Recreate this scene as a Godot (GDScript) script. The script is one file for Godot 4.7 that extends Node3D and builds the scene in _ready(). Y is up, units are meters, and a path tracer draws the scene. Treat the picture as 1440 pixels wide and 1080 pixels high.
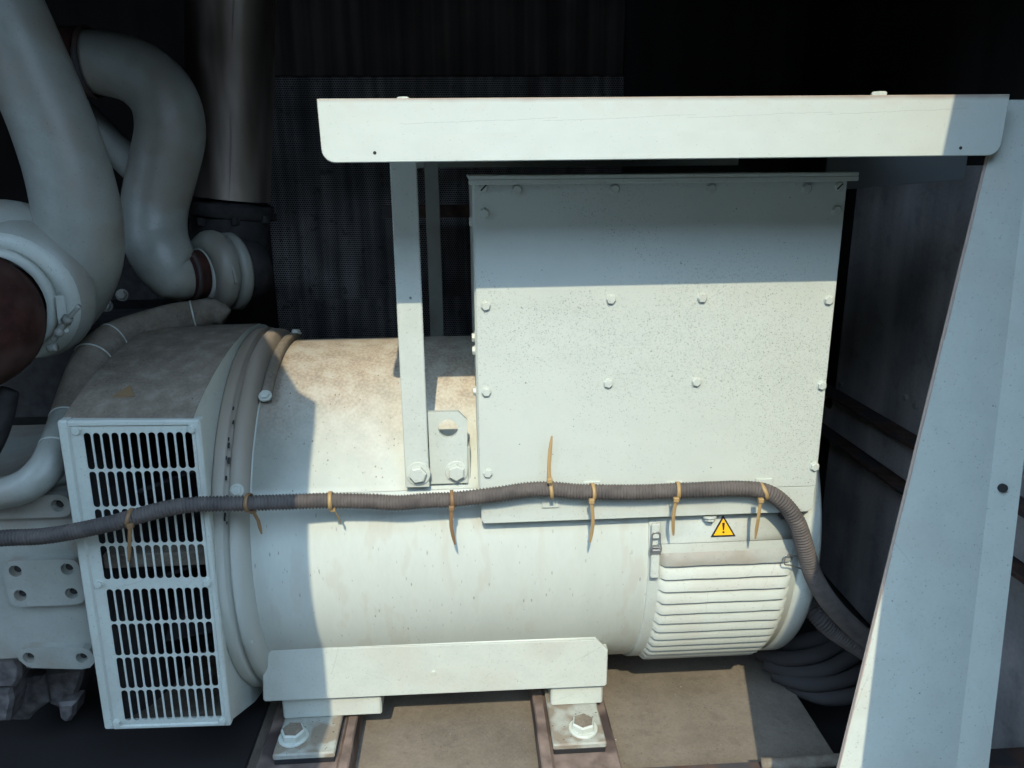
extends Node3D
# A generator alternator inside a container, seen through the open side door.  Metres, y up; the container floor is y = 0,
# the front plate of the terminal box is z = 0, the camera stands outside at z = 0.95.

var M := {}
var AY := 0.324      # alternator shaft height
var AZ := -0.2835     # and depth

# ---------------------------------------------------------------- mesh helpers
func start(smooth := false) -> SurfaceTool:
	var st := SurfaceTool.new()
	st.begin(Mesh.PRIMITIVE_TRIANGLES)
	st.set_smooth_group(0 if smooth else -1)
	return st

func tri(st: SurfaceTool, a: Vector3, b: Vector3, c: Vector3, ua := Vector2.ZERO, ub := Vector2.ZERO, uc := Vector2.ZERO) -> void:
	st.set_uv(ua); st.add_vertex(a)
	st.set_uv(ub); st.add_vertex(b)
	st.set_uv(uc); st.add_vertex(c)

func quad(st: SurfaceTool, a: Vector3, b: Vector3, c: Vector3, d: Vector3, ua := Vector2.ZERO, ub := Vector2.ZERO, uc := Vector2.ZERO, ud := Vector2.ZERO) -> void:
	tri(st, a, b, c, ua, ub, uc)
	tri(st, a, c, d, ua, uc, ud)

# box with chamfered edges
func box(st: SurfaceTool, lo: Vector3, hi: Vector3, bev := 0.0015, xf := Transform3D()) -> void:
	var c := (lo + hi) / 2
	var h := (hi - lo) / 2
	var b := minf(bev, minf(h.x, minf(h.y, h.z)) * 0.49)
	var v := func(sx: float, sy: float, sz: float, ax: int) -> Vector3:
		var p := Vector3(sx * h.x, sy * h.y, sz * h.z)
		if ax != 0: p.x -= sx * b
		if ax != 1: p.y -= sy * b
		if ax != 2: p.z -= sz * b
		return xf * (c + p)
	for s in [-1.0, 1.0]:
		quad(st, v.call(s, -1, -1, 0), v.call(s, 1, -1, 0), v.call(s, 1, 1, 0), v.call(s, -1, 1, 0))
		quad(st, v.call(-1, s, -1, 1), v.call(1, s, -1, 1), v.call(1, s, 1, 1), v.call(-1, s, 1, 1))
		quad(st, v.call(-1, -1, s, 2), v.call(1, -1, s, 2), v.call(1, 1, s, 2), v.call(-1, 1, s, 2))
		for t in [-1.0, 1.0]:
			quad(st, v.call(s, t, -1, 0), v.call(s, t, 1, 0), v.call(s, t, 1, 1), v.call(s, t, -1, 1))
			quad(st, v.call(s, -1, t, 0), v.call(s, 1, t, 0), v.call(s, 1, t, 2), v.call(s, -1, t, 2))
			quad(st, v.call(-1, s, t, 1), v.call(1, s, t, 1), v.call(1, s, t, 2), v.call(-1, s, t, 2))
			for u in [-1.0, 1.0]:
				tri(st, v.call(s, t, u, 0), v.call(s, t, u, 1), v.call(s, t, u, 2))

# polygon (xy) extruded from z0 back to z1 (front z0), with a chamfer on the front edge; uv over the bounding box
func inset(poly: PackedVector2Array, d: float) -> PackedVector2Array:
	var r := PackedVector2Array()
	var n := poly.size()
	var area := 0.0
	for i in n: area += poly[i].cross(poly[(i + 1) % n])
	var s := signf(area)
	for i in n:
		var e1 := (poly[i] - poly[(i + n - 1) % n]).normalized()
		var e2 := (poly[(i + 1) % n] - poly[i]).normalized()
		var n1 := Vector2(-e1.y, e1.x) * s
		var n2 := Vector2(-e2.y, e2.x) * s
		var m := (n1 + n2)
		r.append(poly[i] + m * (d / maxf(0.3, 1.0 + n1.dot(n2))))
	return r

func prism(st: SurfaceTool, poly: PackedVector2Array, z0: float, z1: float, bev := 0.001, xf := Transform3D()) -> void:
	var n := poly.size()
	var lo := poly[0]
	var hi := poly[0]
	for p in poly:
		lo = lo.min(p); hi = hi.max(p)
	var uv := func(p: Vector2) -> Vector2: return Vector2((p.x - lo.x) / (hi.x - lo.x), (hi.y - p.y) / (hi.y - lo.y))
	var fr := inset(poly, bev)
	var s := signf(z0 - z1)
	var idx := Geometry2D.triangulate_polygon(fr)
	for i in range(0, idx.size(), 3):
		var q := [fr[idx[i]], fr[idx[i + 1]], fr[idx[i + 2]]]
		tri(st, xf * Vector3(q[0].x, q[0].y, z0), xf * Vector3(q[1].x, q[1].y, z0), xf * Vector3(q[2].x, q[2].y, z0), uv.call(q[0]), uv.call(q[1]), uv.call(q[2]))
	idx = Geometry2D.triangulate_polygon(poly)
	for i in range(0, idx.size(), 3):
		var q := [poly[idx[i]], poly[idx[i + 1]], poly[idx[i + 2]]]
		tri(st, xf * Vector3(q[0].x, q[0].y, z1), xf * Vector3(q[2].x, q[2].y, z1), xf * Vector3(q[1].x, q[1].y, z1), uv.call(q[0]), uv.call(q[2]), uv.call(q[1]))
	for i in n:
		var j := (i + 1) % n
		var a := poly[i]
		var b := poly[j]
		quad(st, xf * Vector3(a.x, a.y, z1), xf * Vector3(b.x, b.y, z1), xf * Vector3(b.x, b.y, z0 - s * bev), xf * Vector3(a.x, a.y, z0 - s * bev), uv.call(a), uv.call(b), uv.call(b), uv.call(a))
		if bev > 0:
			quad(st, xf * Vector3(a.x, a.y, z0 - s * bev), xf * Vector3(b.x, b.y, z0 - s * bev), xf * Vector3(fr[j].x, fr[j].y, z0), xf * Vector3(fr[i].x, fr[i].y, z0), uv.call(a), uv.call(b), uv.call(b), uv.call(a))

func rect2(x0: float, y0: float, x1: float, y1: float, r := 0.0, n := 5) -> PackedVector2Array:
	var p := PackedVector2Array()
	if r <= 0:
		return PackedVector2Array([Vector2(x0, y0), Vector2(x1, y0), Vector2(x1, y1), Vector2(x0, y1)])
	for k in 4:
		var c := Vector2([x1 - r, x1 - r, x0 + r, x0 + r][k], [y0 + r, y1 - r, y1 - r, y0 + r][k])
		for i in n + 1:
			var a := -PI / 2 + k * PI / 2 + i * PI / 2 / n
			p.append(c + Vector2(cos(a), sin(a)) * r)
	return p

# plate between an outer polygon and a hole polygon, both star-shaped round centre c: front, back and hole wall
func ray_hit(poly: PackedVector2Array, c: Vector2, d: Vector2) -> Vector2:
	var best := 0.0
	for i in poly.size():
		var a := poly[i] - c
		var b := poly[(i + 1) % poly.size()] - c
		var e := b - a
		var den := d.cross(e)
		if absf(den) < 1e-12: continue
		var t := a.cross(e) / den
		var u := a.cross(d) / den
		if t > 0 and u >= -1e-6 and u <= 1 + 1e-6: best = maxf(best, t)
	return c + d * best

func ring_plate(st: SurfaceTool, outer: PackedVector2Array, hole: PackedVector2Array, c: Vector2, z0: float, z1: float, rim := true) -> void:
	var dirs := []
	for p in outer: dirs.append((p - c).angle())
	for p in hole: dirs.append((p - c).angle())
	dirs.sort()
	var o := []
	var h := []
	for k in dirs.size():
		if k > 0 and dirs[k] - dirs[k - 1] < 1e-5: continue
		var d := Vector2.from_angle(dirs[k])
		o.append(ray_hit(outer, c, d))
		h.append(ray_hit(hole, c, d))
	var n := o.size()
	for i in n:
		var j := (i + 1) % n
		quad(st, Vector3(h[i].x, h[i].y, z0), Vector3(o[i].x, o[i].y, z0), Vector3(o[j].x, o[j].y, z0), Vector3(h[j].x, h[j].y, z0))
		quad(st, Vector3(h[j].x, h[j].y, z1), Vector3(o[j].x, o[j].y, z1), Vector3(o[i].x, o[i].y, z1), Vector3(h[i].x, h[i].y, z1))
		quad(st, Vector3(h[i].x, h[i].y, z0), Vector3(h[j].x, h[j].y, z0), Vector3(h[j].x, h[j].y, z1), Vector3(h[i].x, h[i].y, z1))
		if rim:
			quad(st, Vector3(o[j].x, o[j].y, z0), Vector3(o[i].x, o[i].y, z0), Vector3(o[i].x, o[i].y, z1), Vector3(o[j].x, o[j].y, z1))

func circle2(c: Vector2, r: float, n := 20) -> PackedVector2Array:
	var p := PackedVector2Array()
	for i in n: p.append(c + Vector2.from_angle(TAU * i / n) * r)
	return p

func stadium(c: Vector2, hw: float, hh: float) -> PackedVector2Array:
	var p := PackedVector2Array()
	for i in 9: p.append(c + Vector2(0, hh - hw) + Vector2.from_angle(PI * i / 8) * hw)
	for i in 9: p.append(c - Vector2(0, hh - hw) + Vector2.from_angle(PI + PI * i / 8) * hw)
	return p

# list of [x, y, z, r] resampled with a Catmull-Rom spline
func spline(list: Array, step: float) -> Array:
	var out := []
	for i in list.size() - 1:
		var p := []
		for k in 4:
			var q = list[clampi(i - 1 + k, 0, list.size() - 1)]
			p.append(Vector4(q[0], q[1], q[2], q[3]))
		var a: Vector4 = p[0]; var b: Vector4 = p[1]; var c: Vector4 = p[2]; var d: Vector4 = p[3]
		var n := maxi(1, int(round(Vector3(c.x - b.x, c.y - b.y, c.z - b.z).length() / step)))
		for j in n:
			var t := float(j) / n
			out.append(0.5 * (2 * b + (c - a) * t + (2 * a - 5 * b + 4 * c - d) * t * t + (3 * b - a - 3 * c + d) * t * t * t))
	var e = list[-1]
	out.append(Vector4(e[0], e[1], e[2], e[3]))
	return out

# tube along Vector4 points (xyz, radius); ridge > 0 makes it corrugated
func tube(st: SurfaceTool, pts: Array, sides := 20, caps := true, squash := Vector2.ONE) -> void:
	var n := pts.size()
	var rings := []
	var up := Vector3.UP
	var lens := 0.0
	for i in n:
		var p := Vector3(pts[i].x, pts[i].y, pts[i].z)
		var a: Vector4 = pts[maxi(i - 1, 0)]
		var b: Vector4 = pts[mini(i + 1, n - 1)]
		var t := Vector3(b.x - a.x, b.y - a.y, b.z - a.z).normalized()
		if i == 0:
			up = Vector3.UP if absf(t.y) < 0.9 else Vector3.BACK
		up = (up - t * up.dot(t)).normalized()
		var side := t.cross(up)
		if i > 0: lens += p.distance_to(Vector3(pts[i - 1].x, pts[i - 1].y, pts[i - 1].z))
		var ring := []
		for k in sides + 1:
			var w := TAU * k / sides
			ring.append(p + (up * cos(w) * squash.x + side * sin(w) * squash.y) * pts[i].w)
		rings.append([ring, lens, p])
	for i in n - 1:
		for k in sides:
			var u0 := float(k) / sides
			var u1 := float(k + 1) / sides
			quad(st, rings[i][0][k], rings[i + 1][0][k], rings[i + 1][0][k + 1], rings[i][0][k + 1], Vector2(u0, rings[i][1]), Vector2(u0, rings[i + 1][1]), Vector2(u1, rings[i + 1][1]), Vector2(u1, rings[i][1]))
	if caps:
		for k in sides:
			tri(st, rings[0][2], rings[0][0][k], rings[0][0][k + 1])
			tri(st, rings[-1][2], rings[-1][0][k + 1], rings[-1][0][k])

# profile of [along, radius] turned round the local x axis of xf, from angle a0 to a1 (0 = +z, 90 = +y)
func lathe(st: SurfaceTool, prof: Array, xf: Transform3D, segs := 48, a0 := 0.0, a1 := 360.0) -> void:
	var L: float = prof[-1][0] - prof[0][0]
	for i in prof.size() - 1:
		for k in segs:
			var q := []
			var uv := []
			for e in [[i, k], [i + 1, k], [i + 1, k + 1], [i, k + 1]]:
				var w := deg_to_rad(a0 + (a1 - a0) * e[1] / segs)
				var pr = prof[e[0]]
				q.append(xf * Vector3(pr[0], pr[1] * sin(w), pr[1] * cos(w)))
				uv.append(Vector2((pr[0] - prof[0][0]) / (L if absf(L) > 1e-6 else 1.0), float(e[1]) / segs))
			quad(st, q[0], q[3], q[2], q[1], uv[0], uv[3], uv[2], uv[1])

func shaft() -> Transform3D: return Transform3D(Basis(), Vector3(0, AY, AZ))

# frame whose local x axis is d
func along(o: Vector3, d: Vector3) -> Transform3D:
	var x := d.normalized()
	var h := Vector3.UP if absf(x.y) < 0.95 else Vector3.BACK
	var zz := x.cross(h).normalized()
	return Transform3D(Basis(x, zz.cross(x), zz), o)

# frame whose local z axis is d (for bolts)
func facing(o: Vector3, d: Vector3, spin := 0.0) -> Transform3D:
	var zz := d.normalized()
	var h := Vector3.UP if absf(zz.y) < 0.95 else Vector3.FORWARD
	var xx := h.cross(zz).normalized()
	return Transform3D(Basis(xx, zz.cross(xx), zz) * Basis(Vector3.BACK, spin), o)

func bolt_mesh(r: float, h: float, washer := 1.3) -> ArrayMesh:
	var st := start()
	var hexa := PackedVector2Array()
	for i in 6: hexa.append(Vector2.from_angle(TAU * i / 6) * r)
	prism(st, hexa, h, 0.0, r * 0.14)
	if washer > 0:
		prism(st, circle2(Vector2.ZERO, r * washer, 18), h * 0.22, -0.002, r * 0.06)
	st.generate_normals()
	return st.commit()

func screw_mesh(r: float, h: float) -> ArrayMesh:
	var st := start()
	prism(st, circle2(Vector2.ZERO, r, 16), h, 0.0, r * 0.3)
	st.generate_normals()
	return st.commit()

# ---------------------------------------------------------------- object helpers
func wpos(n: Node) -> Vector3:
	var p := Vector3.ZERO
	while n is Node3D and n != self:
		p += n.position
		n = n.get_parent()
	return p

func thing(called: String, label: String, category: String, at: Vector3, group := "") -> Node3D:
	var o := Node3D.new()
	o.name = called
	add_child(o, true)
	o.position = at
	o.set_meta("label", label)
	o.set_meta("category", category)
	if group: o.set_meta("group", group)
	return o

func obj(called: String, st: SurfaceTool, mat: Material, parent: Node, label := "") -> MeshInstance3D:
	st.generate_normals()
	return put(called, st.commit(), mat, parent, Transform3D(), label)

func put(called: String, mesh: Mesh, mat: Material, parent: Node, xf := Transform3D(), label := "") -> MeshInstance3D:
	var o := MeshInstance3D.new()
	o.name = called
	o.mesh = mesh
	o.material_override = mat
	parent.add_child(o, true)
	o.transform = Transform3D(xf.basis, xf.origin - wpos(parent))
	if label: o.set_meta("label", label)
	return o

func struct(called: String, st: SurfaceTool, mat: Material) -> MeshInstance3D:
	var o := obj(called, st, mat, self)
	o.set_meta("kind", "structure")
	return o

# ---------------------------------------------------------------- textures
var rng := RandomNumberGenerator.new()

func noise_img(sd: int, freq: float, oct: int, w: int, h: int, seamless := true) -> Image:
	var n := FastNoiseLite.new()
	n.noise_type = FastNoiseLite.TYPE_SIMPLEX_SMOOTH
	n.seed = sd
	n.frequency = freq
	n.fractal_octaves = oct
	var im := n.get_seamless_image(w, h) if seamless else n.get_image(w, h)
	im.convert(Image.FORMAT_L8)
	return im

func ss(a: float, b: float, x: float) -> float: return smoothstep(a, b, x)

# layers: fn(u, v, x, y, n1, n2, n3) -> Color (linear); n1 coarse, n2 middle, n3 fine noise, 0..1
func paint(w: int, h: int, sd: int, fn: Callable, seamless := true) -> Image:
	var i1 := noise_img(sd, 3.0 / w, 3, w, h, seamless).get_data()
	var i2 := noise_img(sd + 1, 14.0 / w, 4, w, h, seamless).get_data()
	var i3 := noise_img(sd + 2, 90.0 / w, 3, w, h, seamless).get_data()
	var data := PackedByteArray()
	data.resize(w * h * 3)
	for y in h:
		for x in w:
			var k := y * w + x
			var c: Color = fn.call((x + 0.5) / w, (y + 0.5) / h, i1[k] / 255.0, i2[k] / 255.0, i3[k] / 255.0)
			c = c.linear_to_srgb()
			data[k * 3] = int(clampf(c.r, 0, 1) * 255)
			data[k * 3 + 1] = int(clampf(c.g, 0, 1) * 255)
			data[k * 3 + 2] = int(clampf(c.b, 0, 1) * 255)
	return Image.create_from_data(w, h, false, Image.FORMAT_RGB8, data)

func speck(im: Image, count: int, rmax: float, col: Color, a0: float, a1: float, where: Variant = null) -> void:
	var w := im.get_width()
	var h := im.get_height()
	for i in count:
		var x := rng.randf() * w
		var y := rng.randf() * h
		if where != null and rng.randf() > where.call(x / w, y / h): continue
		var r := 0.45 + pow(rng.randf(), 5.0) * rmax
		var al := rng.randf_range(a0, a1)
		for yy in range(int(y - r), int(y + r) + 1):
			for xx in range(int(x - r), int(x + r) + 1):
				if Vector2(xx + 0.5 - x, yy + 0.5 - y).length() <= r + 0.3:
					var px := posmod(xx, w)
					var py := posmod(yy, h)
					im.set_pixel(px, py, im.get_pixel(px, py).lerp(col, al))

func scratch(im: Image, a: Vector2, b: Vector2, col: Color, al: float, wob := 2.0) -> void:
	var w := im.get_width()
	var h := im.get_height()
	var n := int(a.distance_to(b))
	var off := 0.0
	for i in n:
		off = clampf(off + rng.randf_range(-0.5, 0.5), -wob, wob)
		var p := a.lerp(b, float(i) / n) + Vector2(off * 0.3, off)
		var px := posmod(int(p.x), w)
		var py := posmod(int(p.y), h)
		if rng.randf() < 0.85:
			im.set_pixel(px, py, im.get_pixel(px, py).lerp(col, al * rng.randf_range(0.4, 1.0)))

func tex(im: Image) -> ImageTexture: return ImageTexture.create_from_image(im)

func mat(called: String, rough: float, metal := 0.0, spec := 0.5) -> StandardMaterial3D:
	var m := StandardMaterial3D.new()
	m.resource_name = called
	m.roughness = rough
	m.metallic = metal
	m.metallic_specular = spec
	m.cull_mode = BaseMaterial3D.CULL_DISABLED
	M[called] = m
	return m

func tri_map(m: StandardMaterial3D, im: Image, period: float, bump: Texture2D = null, bump_mm := 0.0) -> StandardMaterial3D:
	m.albedo_texture = tex(im)
	m.uv1_triplanar = true
	m.uv1_world_triplanar = true
	m.uv1_triplanar_sharpness = 4.0
	m.uv1_scale = Vector3.ONE / period
	if bump:
		m.heightmap_enabled = true
		m.heightmap_texture = bump
		m.heightmap_scale = bump_mm / 10.0
	return m

func plain(called: String, c: Color, rough: float, metal := 0.0, spec := 0.5) -> StandardMaterial3D:
	var m := mat(called, rough, metal, spec)
	m.albedo_color = c.linear_to_srgb()
	return m

func materials() -> void:
	rng.seed = 7
	var base := Color(0.470, 0.502, 0.440)
	var dust := Color(0.24, 0.195, 0.145)
	var orange_peel := tex(noise_img(91, 0.05, 3, 512, 512))
	# general painted steel
	var im := paint(1024, 1024, 11, func(u: float, v: float, a: float, b: float, c: float) -> Color:
		var k := base * (0.93 + 0.10 * b + 0.05 * (c - 0.5))
		k = k.lerp(dust * 1.5, 0.16 * ss(0.52, 0.85, a) + 0.10 * ss(0.6, 0.9, b))
		return k)
	speck(im, 7000, 0.7, Color(0.36, 0.37, 0.35), 0.10, 0.4)
	speck(im, 90, 1.4, Color(0.32, 0.30, 0.27), 0.2, 0.5)
	for i in 26:
		var p := Vector2(rng.randf(), rng.randf()) * 1024
		scratch(im, p, p + Vector2.from_angle(rng.randf() * TAU) * rng.randf_range(20, 110), Color(0.42, 0.42, 0.38), 0.45)
	var pm := tri_map(mat("painted steel", 0.46, 0.0, 0.45), im, 0.62, orange_peel, 0.18)
	# painted steel under a film of dust: pipes and castings
	im = paint(1024, 1024, 31, func(u: float, v: float, a: float, b: float, c: float) -> Color:
		var k := base * 0.60 * (0.90 + 0.16 * b + 0.08 * (c - 0.5))
		return k.lerp(dust * 0.9, 0.14 + 0.50 * ss(0.38, 0.75, a) * (0.4 + 1.0 * b)))
	speck(im, 3000, 0.9, Color(0.25, 0.24, 0.23), 0.12, 0.45)
	var cast_bump := tex(noise_img(17, 0.03, 4, 512, 512))
	tri_map(mat("dusty painted iron", 0.43, 0.0, 0.5), im, 0.55, cast_bump, 0.9)
	# heavy brown dust on paint
	im = paint(1024, 1024, 51, func(u: float, v: float, a: float, b: float, c: float) -> Color:
		var k := dust * (0.42 + 0.24 * a + 0.28 * b + 0.16 * (c - 0.5))
		return k.lerp(base * 0.62, 0.06 + 0.22 * ss(0.5, 0.95, b) + 0.14 * (c - 0.5)))
	speck(im, 2400, 1.4, Color(0.10, 0.08, 0.07), 0.12, 0.45)
	tri_map(mat("brown dust on paint", 0.82, 0.0, 0.25), im, 0.5, cast_bump, 0.8)
	# barrel: v runs round the shell from the foot (0) to behind the top (1), u along the shaft
	im = paint(1024, 1024, 71, func(u: float, v: float, a: float, b: float, c: float) -> Color:
		var k := base * (0.95 + 0.08 * b + 0.04 * (c - 0.5))
		k = k.lerp(dust * 1.4, 0.22 * ss(0.56, 0.8, b) * ss(0.2, 0.6, a))
		return k, false)
	speck(im, 1500, 1.2, Color(0.33, 0.32, 0.30), 0.15, 0.5)
	for i in 16:
		var p := Vector2(rng.randf(), rng.randf()) * 1024
		for j in 4: scratch(im, p + Vector2(rng.randfn(), rng.randfn()) * 9, p + Vector2(rng.randfn() * 14, rng.randfn() * 26), Color(0.30, 0.29, 0.26), 0.4)
	var bm := mat("barrel paint", 0.4, 0.0, 0.5)
	bm.albedo_texture = tex(im)
	# upper shell: paint at the front edge (v = 0), dust thickening towards the top (v = 0.5)
	im = paint(1024, 1024, 77, func(u: float, v: float, a: float, b: float, c: float) -> Color:
		var k := base * (0.92 + 0.10 * b)
		var t := ss(-0.02, 0.36, v + 0.14 * (a - 0.5) + 0.05 * (b - 0.5))
		var d := dust * (1.75 + 0.9 * (b - 0.5) + 0.9 * (c - 0.5)) 
		var scuff := ss(0.40, 0.8, b) * 0.40 + 0.35 * ss(0.5, 0.8, c)
		return k.lerp(d, clampf(t * (0.90 - scuff * 0.8) , 0.0, 0.95)), false)
	speck(im, 1800, 1.5, Color(0.2, 0.16, 0.12), 0.15, 0.5)
	for i in 420:
		var p := Vector2(rng.randf(), rng.randf() * 0.5) * 1024
		var q := p + Vector2.from_angle(rng.randf() * TAU) * rng.randf_range(14, 60)
		for j in 3: scratch(im, p + Vector2(0, j), q + Vector2(0, j), Color(0.70, 0.69, 0.62), 0.20, 5.0)
	bm = mat("dusty shell", 0.62, 0.0, 0.4)
	bm.albedo_texture = tex(im)
	var rm := mat("ring paint", 0.6, 0.0, 0.4)
	im = paint(256, 1024, 79, func(u: float, v: float, a: float, b: float, c: float) -> Color:
		var k := base * 0.85
		# dust lies on the upward side, v = 0 .. 0.5 with the top at 0.25
		var up := sin(v * TAU)
		return k.lerp(dust * 1.05, clampf(0.15 + 0.75 * ss(-0.1, 0.85, up), 0.0, 0.9)), false)
	rm.albedo_texture = tex(im)
	# terminal box front plate
	im = paint(1024, 1024, 83, func(u: float, v: float, a: float, b: float, c: float) -> Color:
		var k := base * (0.985 + 0.05 * b + 0.03 * (c - 0.5)) * (1.0 + 0.05 * (a - 0.5))
		return k.lerp(dust * 1.6, 0.07 * ss(0.5, 0.9, b)))
	var dn := noise_img(5, 0.006, 2, 256, 256, false)
	speck(im, 52000, 0.9, Color(0.33, 0.34, 0.31), 0.12, 0.55, func(u: float, v: float) -> float:
		var q := dn.get_pixel(int(u * 255), int(v * 255)).r
		var d: float = absf(v - (0.18 + 0.5 * u)) 
		return clampf(1.25 - d * 2.6, 0.10, 1.0) * ss(0.25, 0.6, q))
	speck(im, 180, 2.0, Color(0.24, 0.24, 0.2), 0.2, 0.5)
	bm = mat("speckled box paint", 0.42, 0.0, 0.5)
	var wavy := tex(noise_img(23, 0.012, 3, 512, 512))
	bm.heightmap_enabled = true
	bm.heightmap_texture = wavy
	bm.heightmap_scale = 0.07
	bm.albedo_texture = tex(im)
	# canopy flange: rust along the top edge, faint scratches
	im = paint(2048, 256, 95, func(u: float, v: float, a: float, b: float, c: float) -> Color:
		var k := base * (0.98 + 0.06 * b)
		k = k.lerp(Color(0.27, 0.18, 0.13), ss(0.10, 0.0, v + 0.03 * (b - 0.5)) * 0.8)
		return k.lerp(dust * 1.6, 0.20 * ss(0.4, 0.8, b) * ss(0.5, 0.0, v) + 0.05 * ss(0.5, 0.8, a)))
	speck(im, 900, 0.7, Color(0.32, 0.31, 0.29), 0.12, 0.45)
	for i in 4: scratch(im, Vector2(230 + i * 420, 105 - i * 9), Vector2(690 + i * 410, 86 - i * 10), Color(0.28, 0.28, 0.26), 0.55)
	bm = mat("canopy paint", 0.44, 0.0, 0.5)
	bm.albedo_texture = tex(im)
	# floor plate
	im = paint(1024, 1024, 101, func(u: float, v: float, a: float, b: float, c: float) -> Color:
		var k := Color(0.178, 0.152, 0.118) * (0.76 + 0.36 * a + 0.26 * (b - 0.4) + 0.22 * (c - 0.5))
		return k.lerp(Color(0.06, 0.05, 0.042), 0.32 * ss(0.55, 0.95, b)))
	speck(im, 5000, 0.9, Color(0.16, 0.14, 0.12), 0.15, 0.5)
	speck(im, 120, 1.3, Color(0.75, 0.73, 0.7), 0.4, 0.9)
	tri_map(mat("dusty floor plate", 0.85, 0.0, 0.3), im, 0.6, cast_bump, 1.0)
	var streak := FastNoiseLite.new()
	streak.seed = 3
	streak.frequency = 0.06
	streak.fractal_octaves = 4
	# dark lining with fine punched holes
	im = paint(1024, 1024, 113, func(u: float, v: float, a: float, b: float, c: float) -> Color:
		var k := Color(0.46, 0.445, 0.435) * (0.6 + 0.7 * a)
		var gx := u * 96.0
		var gy := v * 110.0
		gx += 0.5 * posmod(int(floor(gy)), 2)
		var d := Vector2(fposmod(gx, 1.0) - 0.5, fposmod(gy, 1.0) - 0.5).length()
		k = k.lerp(Color(0.006, 0.006, 0.007), ss(0.42, 0.30, d))
		k = k * (0.72 + 0.5 * streak.get_noise_2d(u * 300.0, v * 14.0) + 0.25 * (c - 0.5))
		return k.lerp(Color(0.03, 0.03, 0.03), 0.55 * ss(0.70, 0.86, b)))
	tri_map(mat("perforated lining", 0.55, 0.3, 0.5), im, 0.55)
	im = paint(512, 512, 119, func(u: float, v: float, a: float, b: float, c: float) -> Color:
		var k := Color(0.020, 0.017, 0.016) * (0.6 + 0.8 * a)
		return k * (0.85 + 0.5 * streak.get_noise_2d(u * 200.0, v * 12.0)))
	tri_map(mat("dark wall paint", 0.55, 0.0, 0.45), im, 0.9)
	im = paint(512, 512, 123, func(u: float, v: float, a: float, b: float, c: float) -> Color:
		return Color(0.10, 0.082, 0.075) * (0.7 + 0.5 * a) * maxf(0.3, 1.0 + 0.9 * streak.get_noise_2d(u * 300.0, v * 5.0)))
	tri_map(mat("brown wall shade", 0.6, 0.0, 0.4), im, 0.7)  # dark tone paints in the shade of the upper wall
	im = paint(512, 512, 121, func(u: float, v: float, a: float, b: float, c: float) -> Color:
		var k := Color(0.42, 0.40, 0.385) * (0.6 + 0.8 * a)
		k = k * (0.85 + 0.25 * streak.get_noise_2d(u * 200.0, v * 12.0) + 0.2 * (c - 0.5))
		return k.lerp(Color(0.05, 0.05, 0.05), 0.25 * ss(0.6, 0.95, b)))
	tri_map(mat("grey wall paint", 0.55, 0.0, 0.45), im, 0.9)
	# rusty rubber / iron
	im = paint(512, 512, 127, func(u: float, v: float, a: float, b: float, c: float) -> Color:
		var k := Color(0.040, 0.017, 0.013) * (0.6 + 0.9 * b)
		return k.lerp(Color(0.12, 0.075, 0.06), 0.5 * ss(0.5, 0.9, a)))
	speck(im, 1500, 2.0, Color(0.25, 0.2, 0.17), 0.3, 0.9)
	tri_map(mat("dusty red brown rubber", 0.85, 0.0, 0.25), im, 0.4, cast_bump, 0.8)
	im = paint(512, 512, 131, func(u: float, v: float, a: float, b: float, c: float) -> Color:
		var k := Color(0.075, 0.045, 0.034) * (0.6 + 0.9 * b)
		return k.lerp(Color(0.05, 0.048, 0.05), ss(0.4, 0.7, a)))
	tri_map(mat("rusty primer", 0.7, 0.0, 0.4), im, 0.5, cast_bump, 0.6)
	im = paint(512, 512, 133, func(u: float, v: float, a: float, b: float, c: float) -> Color:
		var k := Color(0.17, 0.128, 0.105) * (0.6 + 0.8 * b)
		return k.lerp(Color(0.06, 0.045, 0.04), ss(0.45, 0.75, a)))
	tri_map(mat("dusty rail", 0.8, 0.0, 0.3), im, 0.5, cast_bump, 0.8)
	# stained stainless
	im = paint(512, 512, 137, func(u: float, v: float, a: float, b: float, c: float) -> Color:
		var k := Color(0.62, 0.54, 0.47) * (0.55 + 0.5 * a + 0.2 * b)
		return k.lerp(Color(0.10, 0.07, 0.055), clampf(0.35 + 0.9 * streak.get_noise_2d(u * 280.0, v * 30.0), 0.0, 0.9)))
	tri_map(mat("stained stainless", 0.34, 0.8, 0.6), im, 1.6)
	im = paint(512, 512, 139, func(u: float, v: float, a: float, b: float, c: float) -> Color: return Color(0.035, 0.033, 0.032) * (0.5 + 1.0 * b))
	tri_map(mat("dark cast iron", 0.75, 0.2, 0.4), im, 0.4, cast_bump, 1.0)
	# conduit: grey plastic filmed with brown dust
	im = paint(512, 512, 149, func(u: float, v: float, a: float, b: float, c: float) -> Color:
		var k := Color(0.098, 0.085, 0.076) * (0.75 + 0.5 * b)
		return k.lerp(Color(0.055, 0.05, 0.048), 0.65 * ss(0.5, 0.8, a)))
	tri_map(mat("dusty conduit", 0.7, 0.0, 0.35), im, 0.25)
	im = paint(512, 512, 151, func(u: float, v: float, a: float, b: float, c: float) -> Color:
		var k := base * 0.80 * (0.8 + 0.3 * b)
		return k.lerp(Color(0.20, 0.16, 0.115), clampf(0.25 + 0.9 * ss(0.38, 0.7, a), 0.0, 0.9)))
	speck(im, 900, 2.5, Color(0.10, 0.08, 0.07), 0.2, 0.7)
	tri_map(mat("stained pad paint", 0.65, 0.0, 0.4), im, 0.22)
	im = paint(512, 512, 171, func(u: float, v: float, a: float, b: float, c: float) -> Color: return Color(0.095, 0.085, 0.08) * (0.4 + 1.2 * b))
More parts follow.
